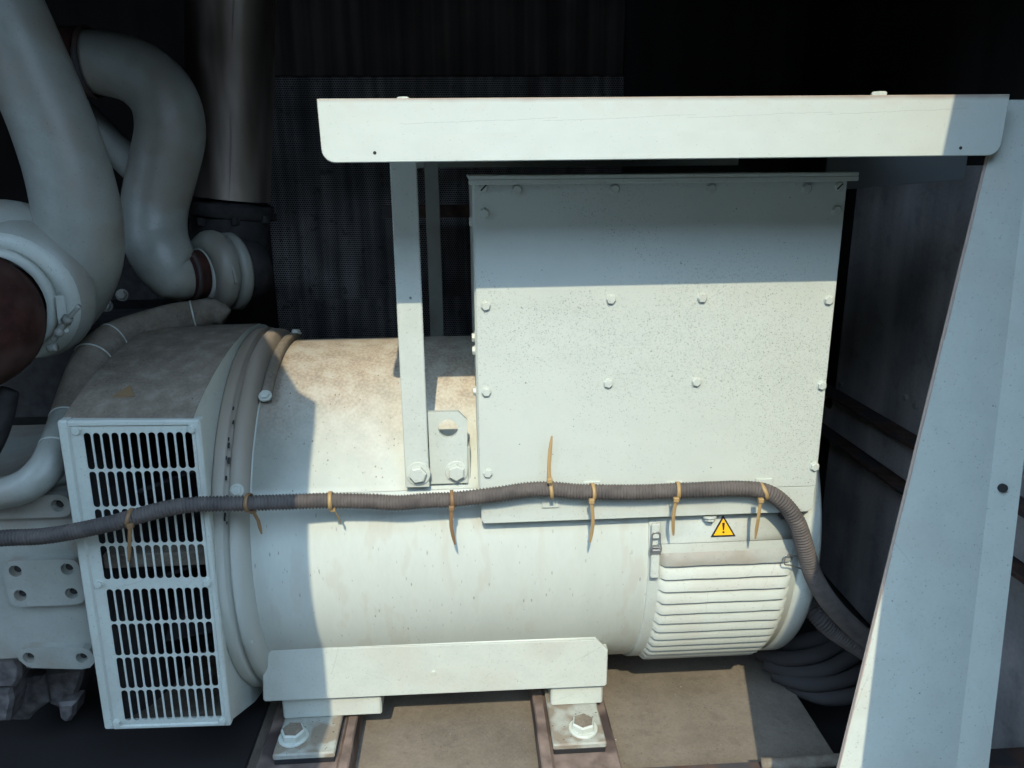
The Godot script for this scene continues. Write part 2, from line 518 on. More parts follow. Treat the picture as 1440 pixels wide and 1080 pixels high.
	tri_map(mat("oily casting", 0.6, 0.0, 0.4), im, 0.3, cast_bump, 1.2)
	plain("dark brace paint", Color(0.10, 0.11, 0.108), 0.6)
	plain("floor shade black", Color(0.016, 0.014, 0.013), 0.55)  # near black that stands in for shade on the floor
	plain("edge rust", Color(0.36, 0.29, 0.24), 0.8)
	plain("rubber", Color(0.012, 0.012, 0.013), 0.7)
	plain("cable sheath", Color(0.050, 0.046, 0.044), 0.85, 0.0, 0.2)
	plain("yellowed nylon", Color(0.34, 0.225, 0.095), 0.5)
	plain("brown nylon", Color(0.20, 0.115, 0.05), 0.5)
	plain("bright steel", Color(0.33, 0.33, 0.32), 0.4, 0.8)
	plain("black", Color(0.010, 0.010, 0.010), 0.6)
	plain("hole shadow", Color(0.02, 0.02, 0.02), 0.9)
	plain("sign yellow", Color(0.78, 0.42, 0.012), 0.4)
	plain("faded label", Color(0.17, 0.11, 0.05), 0.8)
	plain("outdoor ground", Color(0.085, 0.085, 0.08), 0.9)
	plain("seam", Color(0.10, 0.10, 0.09), 0.8)

# ---------------------------------------------------------------- the place
func _ready() -> void:
	var cam := Camera3D.new()
	cam.name = "camera"
	add_child(cam)
	cam.transform = Transform3D(Basis(Vector3(0.998051, -0.008914, 0.061771), Vector3(0.025082, 0.963589, -0.266208), Vector3(-0.057149, 0.267238, 0.961934)), Vector3(0, 0.863, 0.95))
	cam.fov = 53.13
	cam.near = 0.01
	cam.far = 400.0
	cam.current = true
	var sun := DirectionalLight3D.new()
	sun.name = "sun"
	add_child(sun)
	sun.look_at_from_position(Vector3.ZERO, Vector3(0.08, -0.97, -1.0), Vector3.UP)
	sun.light_energy = 0.61
	sun.light_color = Color(1.0, 0.955, 0.85)
	sun.light_angular_distance = 0.45
	sun.shadow_enabled = true
	var sky := ProceduralSkyMaterial.new()
	sky.sky_top_color = Color(0.58, 0.69, 0.82)
	sky.sky_horizon_color = Color(0.70, 0.77, 0.84)
	sky.sky_curve = 0.18
	sky.ground_bottom_color = Color(0.2, 0.2, 0.19)
	sky.ground_horizon_color = Color(0.6, 0.62, 0.62)
	var env := Environment.new()
	env.background_mode = Environment.BG_SKY
	env.sky = Sky.new()
	env.sky.sky_material = sky
	env.background_energy_multiplier = 6.0
	env.tonemap_mode = Environment.TONE_MAPPER_LINEAR
	env.tonemap_exposure = 2.2
	env.sdfgi_enabled = true
	env.ssao_enabled = true
	env.ssil_enabled = true
	var we := WorldEnvironment.new()
	we.name = "world_environment"
	we.environment = env
	add_child(we)

	materials()
	setting()
	skid()
	alternator()
	canopy()
	leaning_panel()
	engine()
	wiring()

func setting() -> void:
	var st := start()
	box(st, Vector3(-60, -0.75, 0.66), Vector3(60, -0.65, 90), 0.0)
	struct("ground", st, M["outdoor ground"])
	st = start()
	box(st, Vector3(-1.75, -0.10, -1.15), Vector3(0.545, 0.0, 0.66), 0.001)
	struct("floor", st, M["dusty floor plate"])
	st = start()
	box(st, Vector3(0.545, -0.14, -1.15), Vector3(0.95, -0.08, 0.66), 0.0)  # recess coloured black to deepen the shade of the right floor
	struct("dark_floor_pit", st, M["floor shade black"])
	st = start()
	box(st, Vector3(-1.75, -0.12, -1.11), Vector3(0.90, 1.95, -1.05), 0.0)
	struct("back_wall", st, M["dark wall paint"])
	# perforated lining sheet on the back wall
	st = start()
	box(st, Vector3(-0.485, 0.004, -1.05), Vector3(0.40, 1.085, -1.035), 0.003)
	struct("wall_lining", st, M["perforated lining"])
	st = start()
	box(st, Vector3(-0.485, 1.0852, -1.05), Vector3(0.40, 1.93, -1.037), 0.003)  # dark sheet added where the wall above the lining fades into shade
	struct("upper_shade_sheet", st, M["brown wall shade"])
	st = start()
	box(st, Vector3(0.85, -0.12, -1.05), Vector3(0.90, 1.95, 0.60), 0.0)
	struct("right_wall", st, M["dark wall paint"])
	st = start()
	box(st, Vector3(0.842, -0.078, -0.70), Vector3(0.85, 0.865, 0.3), 0.002)
	struct("wall_panel", st, M["grey wall paint"])
	st = start()
	box(st, Vector3(-1.75, 0.0, -1.05), Vector3(-1.70, 1.95, 0.60), 0.0)
	struct("left_wall", st, M["dark wall paint"])
	st = start()
	box(st, Vector3(-1.75, 1.95, -1.11), Vector3(0.90, 2.0, 0.66), 0.0)
	struct("ceiling", st, M["dark wall paint"])
	# wall with the door opening, camera outside; unseen edges shaped to bound the sunlight
	st = start()
	prism(st, PackedVector2Array([Vector2(-0.86, -0.12), Vector2(-0.290, -0.12), Vector2(-0.278, 0.6), Vector2(-0.276, 1.245), Vector2(-0.304, 1.272), Vector2(-0.395, 1.469), Vector2(-0.405, 1.535), Vector2(-0.405, 1.95), Vector2(-0.86, 1.95)]), 0.66, 0.60, 0.0)
	prism(st, PackedVector2Array([Vector2(0.90, -0.14), Vector2(0.90, 1.95), Vector2(0.475, 1.95), Vector2(0.475, 1.535), Vector2(0.360, 0.08), Vector2(0.360, -0.14)]), 0.66, 0.60, 0.0)
	prism(st, PackedVector2Array([Vector2(-0.405, 1.535), Vector2(0.475, 1.535), Vector2(0.475, 1.95), Vector2(-0.405, 1.95)]), 0.66, 0.60, 0.0)
	prism(st, PackedVector2Array([Vector2(-1.75, 1.535), Vector2(-0.86, 1.535), Vector2(-0.86, 1.95), Vector2(-1.75, 1.95)]), 0.66, 0.60, 0.0)  # lintel of an unseen gap added at left to let in skylight
	struct("front_wall", st, M["painted steel"])
	# unseen dark wall added behind the camera to block the low sky
	st = start()
	box(st, Vector3(-30, -0.65, 6.0), Vector3(30, 3.7, 6.4), 0.0)
	struct("sky_block_wall", st, M["dark cast iron"])

func skid() -> void:
	var t := thing("skid_frame", "low dusty steel base frame of channel rails under the alternator feet", "frame", Vector3(0, 0, 0))
	var st := start()
	box(st, Vector3(-0.318, 0.001, -0.95), Vector3(-0.1992, 0.043, 0.11), 0.003)
	obj("rail", st, M["dusty rail"], t)
	st = start()
	box(st, Vector3(-0.1990, 0.0005, -0.95), Vector3(-0.1835, 0.049, 0.11), 0.002)
	obj("rail_lip", st, M["dusty rail"], t)
	st = start()
	box(st, Vector3(0.1082, 0.001, -0.95), Vector3(0.206, 0.043, 0.11), 0.003)
	obj("rail", st, M["dusty rail"], t)
	st = start()
	box(st, Vector3(0.0910, 0.0005, -0.95), Vector3(0.1080, 0.048, 0.11), 0.002)
	obj("rail_lip", st, M["dusty rail"], t)
	st = start()
	box(st, Vector3(0.06, 0.001, 0.045), Vector3(0.84, 0.036, 0.085), 0.003)
	obj("sill", st, M["rusty primer"], t)
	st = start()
	box(st, Vector3(-1.60, 0.004, -1.0), Vector3(-0.345, 0.012, 0.30), 0.002)  # black sheet added to put the floor shade into the colour
	var shade_sheet := obj("floor_shade_sheet", st, M["floor shade black"], self)
	shade_sheet.set_meta("label", "flat black sheet added on the floor to darken the shade below the engine")
	shade_sheet.set_meta("category", "shade sheet")
	st = start(true)
	tube(st, spline([[0.405, 0.042, 0.060, 0.009], [0.44, 0.0445, 0.064, 0.009], [0.5, 0.0445, 0.063, 0.009], [0.60, 0.0445, 0.058, 0.009]], 0.01), 12)
	var p := thing("pipe_stub", "short rusty dusty pipe lying on the front sill of the base frame", "pipe", Vector3(0.5, 0.036, 0.06))
	obj("pipe", st, M["brown dust on paint"], p)

# ------------------------------------------------------------ alternator
func alternator() -> void:
	var t := thing("alternator", "pale grey green generator alternator with slotted grille, louvred end cover and square terminal box", "alternator", Vector3(0.05, 0.04, AZ))
	var sh := shaft()
	# barrel
	var st := start(true)
	lathe(st, [[-0.305, 0.2715], [0.249, 0.2715]], sh, 96, -165, 195)
	obj("barrel", st, M["barrel paint"], t)
	st = start(true)
	lathe(st, [[-0.297, 0.2718], [-0.297, 0.2743], [0.2475, 0.2743], [0.2475, 0.2718]], sh, 64, 25.3, 156)
	var shell := obj("upper_shell", st, M["dusty shell"], t)
	st = start(true)
	lathe(st, [[-0.297, 0.2717], [-0.297, 0.2768], [0.2475, 0.2768], [0.2475, 0.2717]], sh, 3, 23.7, 25.2)
	obj("seam_strip", st, M["painted steel"], shell)
	# adaptor ring with a groove
	st = start(true)
	lathe(st, [[-0.345, 0.2715], [-0.345, 0.294], [-0.342, 0.296]], sh, 96)
	lathe(st, [[-0.342, 0.296], [-0.330, 0.296], [-0.328, 0.294]], sh, 96)
	lathe(st, [[-0.328, 0.294], [-0.328, 0.285]], sh, 96)
	lathe(st, [[-0.328, 0.285], [-0.322, 0.285]], sh, 96)
	lathe(st, [[-0.322, 0.285], [-0.322, 0.292], [-0.320, 0.294]], sh, 96)
	lathe(st, [[-0.320, 0.294], [-0.310, 0.293], [-0.304, 0.287], [-0.300, 0.2720]], sh, 96)
	var ring := obj("adaptor_ring", st, M["ring paint"], t)
	var small := bolt_mesh(0.0060, 0.0042, 1.12)
	var mid := bolt_mesh(0.0072, 0.006, 1.3)
	var big := bolt_mesh(0.0118, 0.009, 1.32)
	var huge := bolt_mesh(0.0178, 0.0145, 1.22)
	for q in [Vector3(-0.3147, 0.2355, -0.0105), Vector3(-0.3118, 0.4549, -0.0214)]:
		var nrm := Vector3(0, q.y - AY, q.z - AZ)
		put("bolt", mid, M["painted steel"], ring, facing(q, nrm, 0.3))
	# black sealant that has squeezed out of the ring joint
	for i in 12:
		st = start()
		var w := deg_to_rad(rng.randf_range(18, 52))
		var r := 0.2948
		var p := Vector3(-0.3255 + rng.randf_range(-0.002, 0.002), AY + r * sin(w), AZ + r * cos(w))
		var s := rng.randf_range(0.0012, 0.003)
		box(st, Vector3(-s * 0.6, -s * 1.6, -s * 0.5), Vector3(s * 0.6, s * 1.6, s * 0.5), s * 0.4, facing(p, Vector3(0, sin(w), cos(w))))
		obj("sealant", st, M["black"], ring)
	fan_housing(t)
	# lifting strap over the top of the shell
	st = start(true)
	lathe(st, [[-0.296, 0.2725], [-0.296, 0.2825], [-0.294, 0.2850], [-0.284, 0.2850], [-0.282, 0.2825], [-0.282, 0.2725]], sh, 24, 54, 104)
	var strap := obj("lifting_strap", st, M["brown dust on paint"], t)
	for a in [55.0, 103.0]:
		var w := deg_to_rad(a)
		put("bolt", mid, M["painted steel"], strap, facing(Vector3(-0.289, AY + 0.2850 * sin(w), AZ + 0.2850 * cos(w)), Vector3(0, sin(w), cos(w))))
	# end cover
	st = start(true)
	lathe(st, [[0.2465, 0.266], [0.2465, 0.2742], [0.2485, 0.2752]], sh, 96)
	lathe(st, [[0.2485, 0.2752], [0.4615, 0.2752]], sh, 96)
	lathe(st, [[0.4615, 0.2752], [0.4630, 0.2730], [0.4655, 0.2730], [0.4665, 0.2758]], sh, 96)
	lathe(st, [[0.4665, 0.2758], [0.490, 0.2758], [0.4955, 0.2718], [0.4955, 0.04]], sh, 96)
	var cover := obj("end_cover", st, M["painted steel"], t)
	# plain band above the louvres: a sheet a little proud, its lower edge is the seam below the sticker
	st = start(true)
	lathe(st, [[0.257, 0.2753], [0.257, 0.2768], [0.454, 0.2768], [0.454, 0.2753]], sh, 12, 7.4, 36.0)
	obj("cover_band", st, M["painted steel"], cover)
	# louvres
	var n := 13
	for k in n:
		var a_low := 0.8 - 4.25 * k
		var a_up := a_low + 3.55
		var x0 := 0.2625 - 0.0001 * k
		var x1 := 0.4535 + 0.0001 * k
		st = start(true)
		var nx := 26
		var grid := []
		for i in nx + 1:
			var x := lerpf(x0, x1, float(i) / nx)
			var e := minf(x - x0, x1 - x) / 0.013
			var hgt := sqrt(maxf(0.0, 1.0 - pow(1.0 - minf(e, 1.0), 2.0)))
			var wob := 0.0006 * sin(x * 61.0 + k * 1.7) + 0.0004 * sin(x * 143.0 + k)
			var row := []
			for j in 7:
				var f := j / 6.0
				var pr := 0.2752 + 0.0072 * hgt * sin(f * 1.35) / sin(1.35)
				var w := deg_to_rad(lerpf(a_up, a_low, f)) + wob * f * 2.0
				row.append(Vector3(x, AY + pr * sin(w), AZ + pr * cos(w)))
			grid.append(row)
		for i in nx:
			for j in 6:
				quad(st, grid[i][j], grid[i + 1][j], grid[i + 1][j + 1], grid[i][j + 1])
		st.set_smooth_group(1)
		for i in nx:   # rolled lip under the edge
			var pa: Vector3 = grid[i][6]
			var pb: Vector3 = grid[i + 1][6]
			var inn := func(p: Vector3) -> Vector3:
				var d := Vector3(0, p.y - AY, p.z - AZ)
				return Vector3(p.x, AY, AZ) + d.normalized().rotated(Vector3.RIGHT, 0.004) * maxf(0.2745, d.length() - 0.0022)
			quad(st, pa, pb, inn.call(pb), inn.call(pa))
		obj("louver", st, M["dusty painted iron"] if k == 0 else M["painted steel"], cover)
		# the dark slit below the lip
		st = start(true)
		lathe(st, [[x0 + 0.004, 0.27545], [x1 - 0.004, 0.27545]], sh, 1, a_low - 0.12, a_low + 0.9)
		obj("slit", st, M["hole shadow"], cover)
	# warning sticker on the band
	st = start()
	var wt := Transform3D(Basis(Vector3.RIGHT, -deg_to_rad(11.0)), Vector3(0.3513, 0.38, -0.0121))
	prism(st, PackedVector2Array([Vector2(-0.0178, -0.0133), Vector2(0.0178, -0.0133), Vector2(0.0, 0.0172)]), 0.0007, -0.0004, 0.0002, wt)
	var sticker := obj("warning_sticker", st, M["black"], t, "yellow triangular warning sticker with a black exclamation mark")
	st = start()
	prism(st, PackedVector2Array([Vector2(-0.0139, -0.0110), Vector2(0.0139, -0.0110), Vector2(0.0, 0.0128)]), 0.0011, 0.0005, 0.0001, wt)
	obj("sticker_face", st, M["sign yellow"], sticker)
	st = start()
	prism(st, PackedVector2Array([Vector2(-0.0009, -0.0036), Vector2(0.0009, -0.0036), Vector2(0.0019, 0.0068), Vector2(-0.0019, 0.0068)]), 0.0015, 0.0010, 0.0001, wt)
	prism(st, circle2(Vector2(0, -0.0067), 0.0016, 14), 0.0015, 0.0010, 0.0001, wt)
	obj("exclamation_mark", st, M["black"], sticker)
	# toggle latch at the left end of the louvre cover
	var la := Vector3(0.2538, 0.3344, -0.0052)
	var lx := Transform3D(Basis(Vector3.RIGHT, -deg_to_rad(2.0)), la)
	st = start()
	prism(st, rect2(-0.0062, -0.022, 0.0062, 0.020, 0.003), 0.0075, 0.001, 0.0015, lx)
	var latch := obj("latch", st, M["painted steel"], t)
	st = start(true)
	var loop := []
	for q in [[-0.0058, 0.014, 0.007], [-0.0075, 0.024, 0.0085], [-0.0058, 0.034, 0.0085], [-0.005, 0.047, 0.0075], [0.0, 0.049, 0.007], [0.005, 0.047, 0.0075], [0.0058, 0.034, 0.0085], [0.0075, 0.024, 0.0085], [0.0058, 0.014, 0.007]]:
		var g: Vector3 = lx * Vector3(q[0], q[1] - 0.002, q[2] - 0.002)
		loop.append([g.x, g.y, g.z, 0.0011])
	tube(st, spline(loop, 0.003), 8)
	obj("wire_loop", st, M["bright steel"], latch)
	st = start()
	box(st, Vector3(-0.0062, 0.016, 0.001), Vector3(0.0062, 0.023, 0.0105), 0.001, lx)
	box(st, Vector3(-0.0045, 0.0235, 0.001), Vector3(0.0045, 0.026, 0.008), 0.0006, lx)
	obj("hinge_block", st, M["bright steel"], latch)
	st = start()
	prism(st, rect2(-0.0058, 0.036, 0.0058, 0.058, 0.0012), 0.003, 0.0, 0.0008, lx)
	obj("catch_plate", st, M["painted steel"], latch)
	# spring clip at the right end
	st = start(true)
	var clip := []
	for q in [Vector3(0.4632, 0.3339, -0.004), Vector3(0.4397, 0.3435, 0.006), Vector3(0.4362, 0.3431, 0.007), Vector3(0.4354, 0.3299, 0.007), Vector3(0.4452, 0.3268, 0.006), Vector3(0.4693, 0.3135, -0.004)]: clip.append([q.x, q.y, q.z, 0.0010])
	tube(st, spline(clip, 0.003), 8)
	obj("spring_clip", st, M["bright steel"], t)
	st = start()
	box(st, Vector3(0.4774, 0.3087, -0.012) + Vector3(-0.006, -0.010, -0.012), Vector3(0.4774, 0.3087, -0.012) + Vector3(0.006, 0.011, 0.004), 0.0015)
	obj("clip_anchor", st, M["painted steel"], t)
	terminal_box(t, small, mid)
	feet(t, huge)
	# drive end of the shell: lift bracket plate
	st = start()
	var outl := PackedVector2Array([Vector2(-0.0545, 0.4505), Vector2(-0.0035, 0.4505), Vector2(-0.0025, 0.541), Vector2(-0.014, 0.5535), Vector2(-0.0545, 0.5535)])
	ring_plate(st, outl, circle2(Vector2(-0.0283, 0.5296), 0.0132, 28), Vector2(-0.0283, 0.5296), -0.033, -0.041)
	var br := obj("lifting_bracket", st, M["painted steel"], t)
	st = start()
	box(st, Vector3(-0.0885, 0.446, -0.09), Vector3(-0.0760, 0.535, -0.0345), 0.001)
	box(st, Vector3(-0.0755, 0.446, -0.08), Vector3(0.0005, 0.500, -0.0415), 0.001)
	obj("backing_block", st, M["painted steel"], br)
	put("bolt", big, M["painted steel"], br, facing(Vector3(-0.0187, 0.4678, -0.033), Vector3.BACK, 0.5))

func fan_housing(t: Node3D) -> void:
	var prof := PackedVector2Array()   # (z, y)
	prof.append(Vector2(0.012, 0.5665))
	for q in [[-0.015, 0.5785], [-0.045, 0.5890], [-0.08, 0.5990], [-0.115, 0.6075], [-0.15, 0.6145], [-0.185, 0.6197], [-0.22, 0.6232], [-0.25, 0.6252]]:
		prof.append(Vector2(q[0], q[1]))
	for i in 25:
		var w := deg_to_rad(91.0 + 199.0 * i / 24.0)
		prof.append(Vector2(AZ + 0.302 * cos(w), AY + 0.302 * sin(w)))
	prof.append(Vector2(-0.10, 0.066))
	prof.append(Vector2(0.012, 0.121))
	var st := start()
	# outer skin
	st.set_smooth_group(0)
	for i in prof.size() - 1:
		var a := prof[i]
		var b := prof[i + 1]
		quad(st, Vector3(-0.506, a.y, a.x), Vector3(-0.345, a.y, a.x), Vector3(-0.345, b.y, b.x), Vector3(-0.506, b.y, b.x))
	var skin := obj("fan_housing", st, M["brown dust on paint"], t)
	st = start()
	var idx := Geometry2D.triangulate_polygon(prof)
	for xx in [-0.3452]:
		for i in range(0, idx.size(), 3):
			var q := [prof[idx[i]], prof[idx[i + 1]], prof[idx[i + 2]]]
			tri(st, Vector3(xx, q[0].y, q[0].x), Vector3(xx, q[1].y, q[1].x), Vector3(xx, q[2].y, q[2].x))
	obj("side_plate", st, M["painted steel"], skin)
	st = start()
	for i in range(0, idx.size(), 3):
		var q := [prof[idx[i]], prof[idx[i + 1]], prof[idx[i + 2]]]
		tri(st, Vector3(-0.506, q[0].y, q[0].x), Vector3(-0.506, q[1].y, q[1].x), Vector3(-0.506, q[2].y, q[2].x))
	obj("engine_side_plate", st, M["dark cast iron"], skin)
	# small faded warning label on top of the housing
	st = start()
	var fl := Transform3D(Basis(Vector3.RIGHT, -deg_to_rad(68.0)), Vector3(-0.446, 0.5895, -0.045))
	prism(st, PackedVector2Array([Vector2(-0.014, -0.012), Vector2(0.014, -0.012), Vector2(0.0, 0.014)]), 0.0012, -0.003, 0.0002, fl)
	obj("faded_label", st, M["faded label"], skin)
	# grille: two punched panels in one frame
	st = start()
	var gx0 := -0.5065; var gx1 := -0.3445
	var gz := 0.014
	var top := 0.5660; var bot := 0.1200
	var wx0 := -0.4850; var wx1 := -0.3505
	var wins := [[0.5540, 0.3475], [0.3360, 0.1285]]
	var cols := 12
	for wi in 2:
		var ya: float = wins[wi][0]
		var yb: float = wins[wi][1]
		for r in 4:
			for c in cols:
				var cw := (wx1 - wx0) / cols
				var rh := (ya - yb) / 4
				var x0 := wx0 + c * cw
				var y1 := ya - r * rh
				var cc := Vector2(x0 + cw / 2, y1 - rh / 2)
				ring_plate(st, rect2(x0, y1 - rh, x0 + cw, y1), stadium(cc, cw * 0.385, rh / 2 - 0.0013), cc, gz, gz - 0.0009, false)
	for e in [[gx0, bot, wx0, top], [wx1, bot, gx1, top], [wx0, 0.5540, wx1, top], [wx0, 0.3360, wx1, 0.3475], [wx0, bot, wx1, 0.1285]]:
		quad(st, Vector3(e[0], e[1], gz), Vector3(e[0], e[3], gz), Vector3(e[2], e[3], gz), Vector3(e[2], e[1], gz))
		quad(st, Vector3(e[0], e[1], gz - 0.002), Vector3(e[2], e[1], gz - 0.002), Vector3(e[2], e[3], gz - 0.002), Vector3(e[0], e[3], gz - 0.002))
	# the whole punched panel hangs a touch out of square
	var tilt := Transform3D(Basis(), Vector3(-0.427, 0.343, 0)) * Transform3D(Basis(Vector3.BACK, -0.019), Vector3.ZERO) * Transform3D(Basis(), Vector3(0.427, -0.343, 0))
	st.generate_normals()
	var g := put("grille", st.commit(), M["painted steel"], t, tilt)
	# folded rim round the grille
	st = start()
	box(st, Vector3(-0.5125, 0.1175, 0.0), Vector3(-0.4985, 0.5695, 0.0165), 0.0025)
	box(st, Vector3(-0.5005, 0.5610, 0.0), Vector3(-0.3405, 0.5690, 0.0163), 0.0025)
	box(st, Vector3(-0.3485, 0.1172, 0.0), Vector3(-0.3400, 0.5692, 0.0161), 0.0025)
	box(st, Vector3(-0.5005, 0.1170, 0.0), Vector3(-0.3405, 0.1235, 0.0160), 0.0025)
	st.generate_normals()
	put("grille_rim", st.commit(), M["painted steel"], t, tilt)
	var scr := bolt_mesh(0.0052, 0.004, 1.2)
	for q in [Vector3(-0.4867, 0.5566, 0.014), Vector3(-0.3462, 0.5556, 0.0155), Vector3(-0.4916, 0.3442, 0.014), Vector3(-0.3512, 0.341, 0.0155), Vector3(-0.4986, 0.1289, 0.014), Vector3(-0.3551, 0.1239, 0.0155)]:
		put("screw", scr, M["painted steel"], t, facing(q, Vector3.BACK, q.x * 20.0))
	# fan seen dimly through the slots
	var sh := shaft()
	st = start(true)
	lathe(st, [[-0.50, 0.02], [-0.50, 0.09], [-0.36, 0.10], [-0.36, 0.02]], sh, 32)
	var fan := obj("fan_hub", st, M["dark cast iron"], t)
	for i in 11:
		st = start()
		var rot := Transform3D(Basis(Vector3.RIGHT, TAU * i / 11.0), Vector3(0, AY, AZ))
		box(st, Vector3(-0.47, -0.003, 0.09), Vector3(-0.36, 0.003, 0.235), 0.001, rot * Transform3D(Basis(Vector3.BACK, 0.35), Vector3(-0.415, 0, 0)) * Transform3D(Basis(), Vector3(0.415, 0, 0)))
		obj("fan_blade", st, M["dark cast iron"], fan)
	st = start(true)
	lathe(st, [[-0.365, 0.09], [-0.365, 0.235], [-0.360, 0.235], [-0.360, 0.09]], sh, 40)
	obj("fan_disc", st, M["dusty painted iron"], fan)
	st = start()
	box(st, Vector3(-0.500, 0.3470, -0.05), Vector3(-0.349, 0.368, -0.02), 0.002)
	obj("cross_bar", st, M["brown dust on paint"], t)

func terminal_box(t: Node3D, small: Mesh, mid: Mesh) -> void:
	var st := start()
	# body behind the front plate
	box(st, Vector3(0.0105, 0.45, -0.50), Vector3(0.4705, 0.8520, -0.0035), 0.002)
	var b := obj("terminal_box", st, M["painted steel"], t)
	st = start()
	prism(st, rect2(0.0125, 0.4430, 0.4722, 0.8525, 0.002, 2), 0.0, -0.003, 0.0008)
	var plate := obj("front_plate", st, M["speckled box paint"], b)
	# top cover with a drip lip
	st = start()
	box(st, Vector3(0.0065, 0.8535, -0.51), Vector3(0.4815, 0.8580, 0.0095), 0.001)
	box(st, Vector3(0.0065, 0.8475, 0.0065), Vector3(0.4815, 0.8533, 0.0095), 0.0008)
	obj("lid", st, M["painted steel"], b)
	# lower strip the conduit is tied to
	st = start()
	var e := [0.0165, 0.4640]
	prism(st, PackedVector2Array([Vector2(e[0], 0.4035), Vector2(e[1], 0.4045), Vector2(0.4722, 0.4105), Vector2(0.4722, 0.4424), Vector2(0.0135, 0.4424), Vector2(0.0135, 0.4090)]), -0.0012, -0.009, 0.0008)
	obj("lower_strip", st, M["painted steel"], b)
	st = start()
	box(st, Vector3(0.430, 0.392, -0.020), Vector3(0.462, 0.402, -0.004), 0.001)
	obj("corner_gusset", st, M["dark cast iron"], b)
	for q in [Vector3(0.0646, 0.8411, 0), Vector3(0.1829, 0.8407, 0), Vector3(0.302, 0.8403, 0), Vector3(0.4213, 0.8391, 0), Vector3(0.0248, 0.814, 0), Vector3(0.4619, 0.8122, 0), Vector3(0.0245, 0.7012, 0), Vector3(0.4635, 0.7, 0), Vector3(0.0233, 0.5895, 0), Vector3(0.4657, 0.5865, 0), Vector3(0.0232, 0.4776, 0), Vector3(0.4674, 0.4719, 0), Vector3(0.182, 0.7063, 0), Vector3(0.2984, 0.7059, 0), Vector3(0.1811, 0.5968, 0), Vector3(0.2972, 0.5957, 0)]:
		put("bolt", small, M["painted steel"], b, facing(q, Vector3.BACK, q.x * 37.0 + q.y * 11.0))
	var slot := screw_mesh(0.0060, 0.003)
	for q in [Vector3(0.0245, 0.844, 0), Vector3(0.4623, 0.8412, 0)]:
		var s := put("slotted_screw", slot, M["painted steel"], b, facing(q, Vector3.BACK))
		st = start()
		box(st, Vector3(-0.0048, -0.0009, 0.0026), Vector3(0.0048, 0.0009, 0.0032), 0.0001, facing(q, Vector3.BACK, 0.8))
		obj("slot", st, M["hole shadow"], b)
	# bolts on the left and right sides
	for q in [Vector3(0.0105, 0.803, -0.02), Vector3(0.0105, 0.655, -0.03), Vector3(0.0105, 0.640, -0.02), Vector3(0.0105, 0.585, -0.02)]:
		put("side_bolt", small, M["painted steel"], b, facing(q, Vector3.LEFT))
	put("side_bolt", mid, M["painted steel"], b, facing(Vector3(0.4705, 0.435, -0.06), Vector3.RIGHT))
	# adhesive bases the ties pass through
	for q in [Vector3(0.1624, 0.4576, 0), Vector3(0.2749, 0.4536, 0), Vector3(0.3987, 0.4535, 0), Vector3(0.1069, 0.4385, -0.001)]:
		st = start()
		box(st, Vector3(q.x - 0.0115, q.y - 0.014, q.z - 0.0005), Vector3(q.x + 0.0115, q.y + 0.0035, q.z + 0.0022), 0.0006)
		obj("tie_base", st, M["painted steel"], b)
	# small nut under the lower edge
	put("bolt", mid, M["painted steel"], b, facing(Vector3(0.3297, 0.3985, -0.008), Vector3(0, -1, 0.2)))

func feet(t: Node3D, huge: Mesh) -> void:
	var st := start()
	var p := PackedVector2Array([Vector2(-0.3160, 0.1085), Vector2(-0.3135, 0.1050), Vector2(0.1970, 0.1035), Vector2(0.2000, 0.1065), Vector2(0.2002, 0.1660), Vector2(0.1815, 0.1865), Vector2(-0.2955, 0.1930), Vector2(-0.3112, 0.1768)])
	prism(st, p, -0.046, -0.053, 0.0016)
	var fp := obj("foot_plate", st, M["painted steel"], t)
	st = start(true)   # rolled upper edge that meets the shell
	var roll := []
	for q in [[-0.2945, 0.1927], [0.1810, 0.1866]]: roll.append([q[0], q[1], -0.0500, 0.0040])
	tube(st, spline(roll, 0.1), 14)
	obj("rolled_edge", st, M["painted steel"], fp)
	st = start()
	box(st, Vector3(0.1945, 0.108, -0.16), Vector3(0.2005, 0.166, -0.0532), 0.001)
	obj("end_web", st, M["painted steel"], fp)
	st = start()
	box(st, Vector3(-0.3150, 0.108, -0.16), Vector3(-0.3095, 0.176, -0.0532), 0.001)
	obj("end_web", st, M["painted steel"], fp)
	put("screw", bolt_mesh(0.0040, 0.002, 1.3), M["painted steel"], fp, facing(Vector3(-0.0619, 0.1419, -0.046), Vector3.BACK))
	var defs := [[-0.2928, -0.1442, -0.2925, -0.2045, 0.0155, Vector3(-0.2693, 0.062, -0.0194)], [0.1155, 0.1965, 0.1100, 0.1880, 0.0240, Vector3(0.1581, 0.062, -0.0063)]]
	for d in defs:
		st = start()
		box(st, Vector3(d[0], 0.0625, -0.125), Vector3(d[1], 0.1030, -0.0590), 0.0025)
		var f := obj("foot", st, M["painted steel"], t)
		st = start()
		box(st, Vector3(d[2], 0.0525, -0.16), Vector3(d[3], 0.0622, d[4]), 0.002)
		obj("pad", st, M["stained pad paint"], f)
		st = start()
		box(st, Vector3(d[2] + 0.001, 0.0432, -0.16), Vector3(d[3] - 0.001, 0.0524, d[4] - 0.002), 0.001)
		obj("rubber_block", st, M["rubber"], f)
		var fb := put("bolt", huge, M["painted steel"], f, facing(Vector3(d[5].x, 0.0622, d[5].z), Vector3.UP, 0.2 + d[0]))
		fb.set_meta("label", "large hexagon bolt with a dusty top")
		st = start()
		prism(st, circle2(Vector2.ZERO, 0.0152, 6), 0.0150, 0.0142, 0.0001, facing(Vector3(d[5].x, 0.0622, d[5].z), Vector3.UP, 0.2 + d[0]))
		obj("bolt_dust", st, M["brown dust on paint"], f)

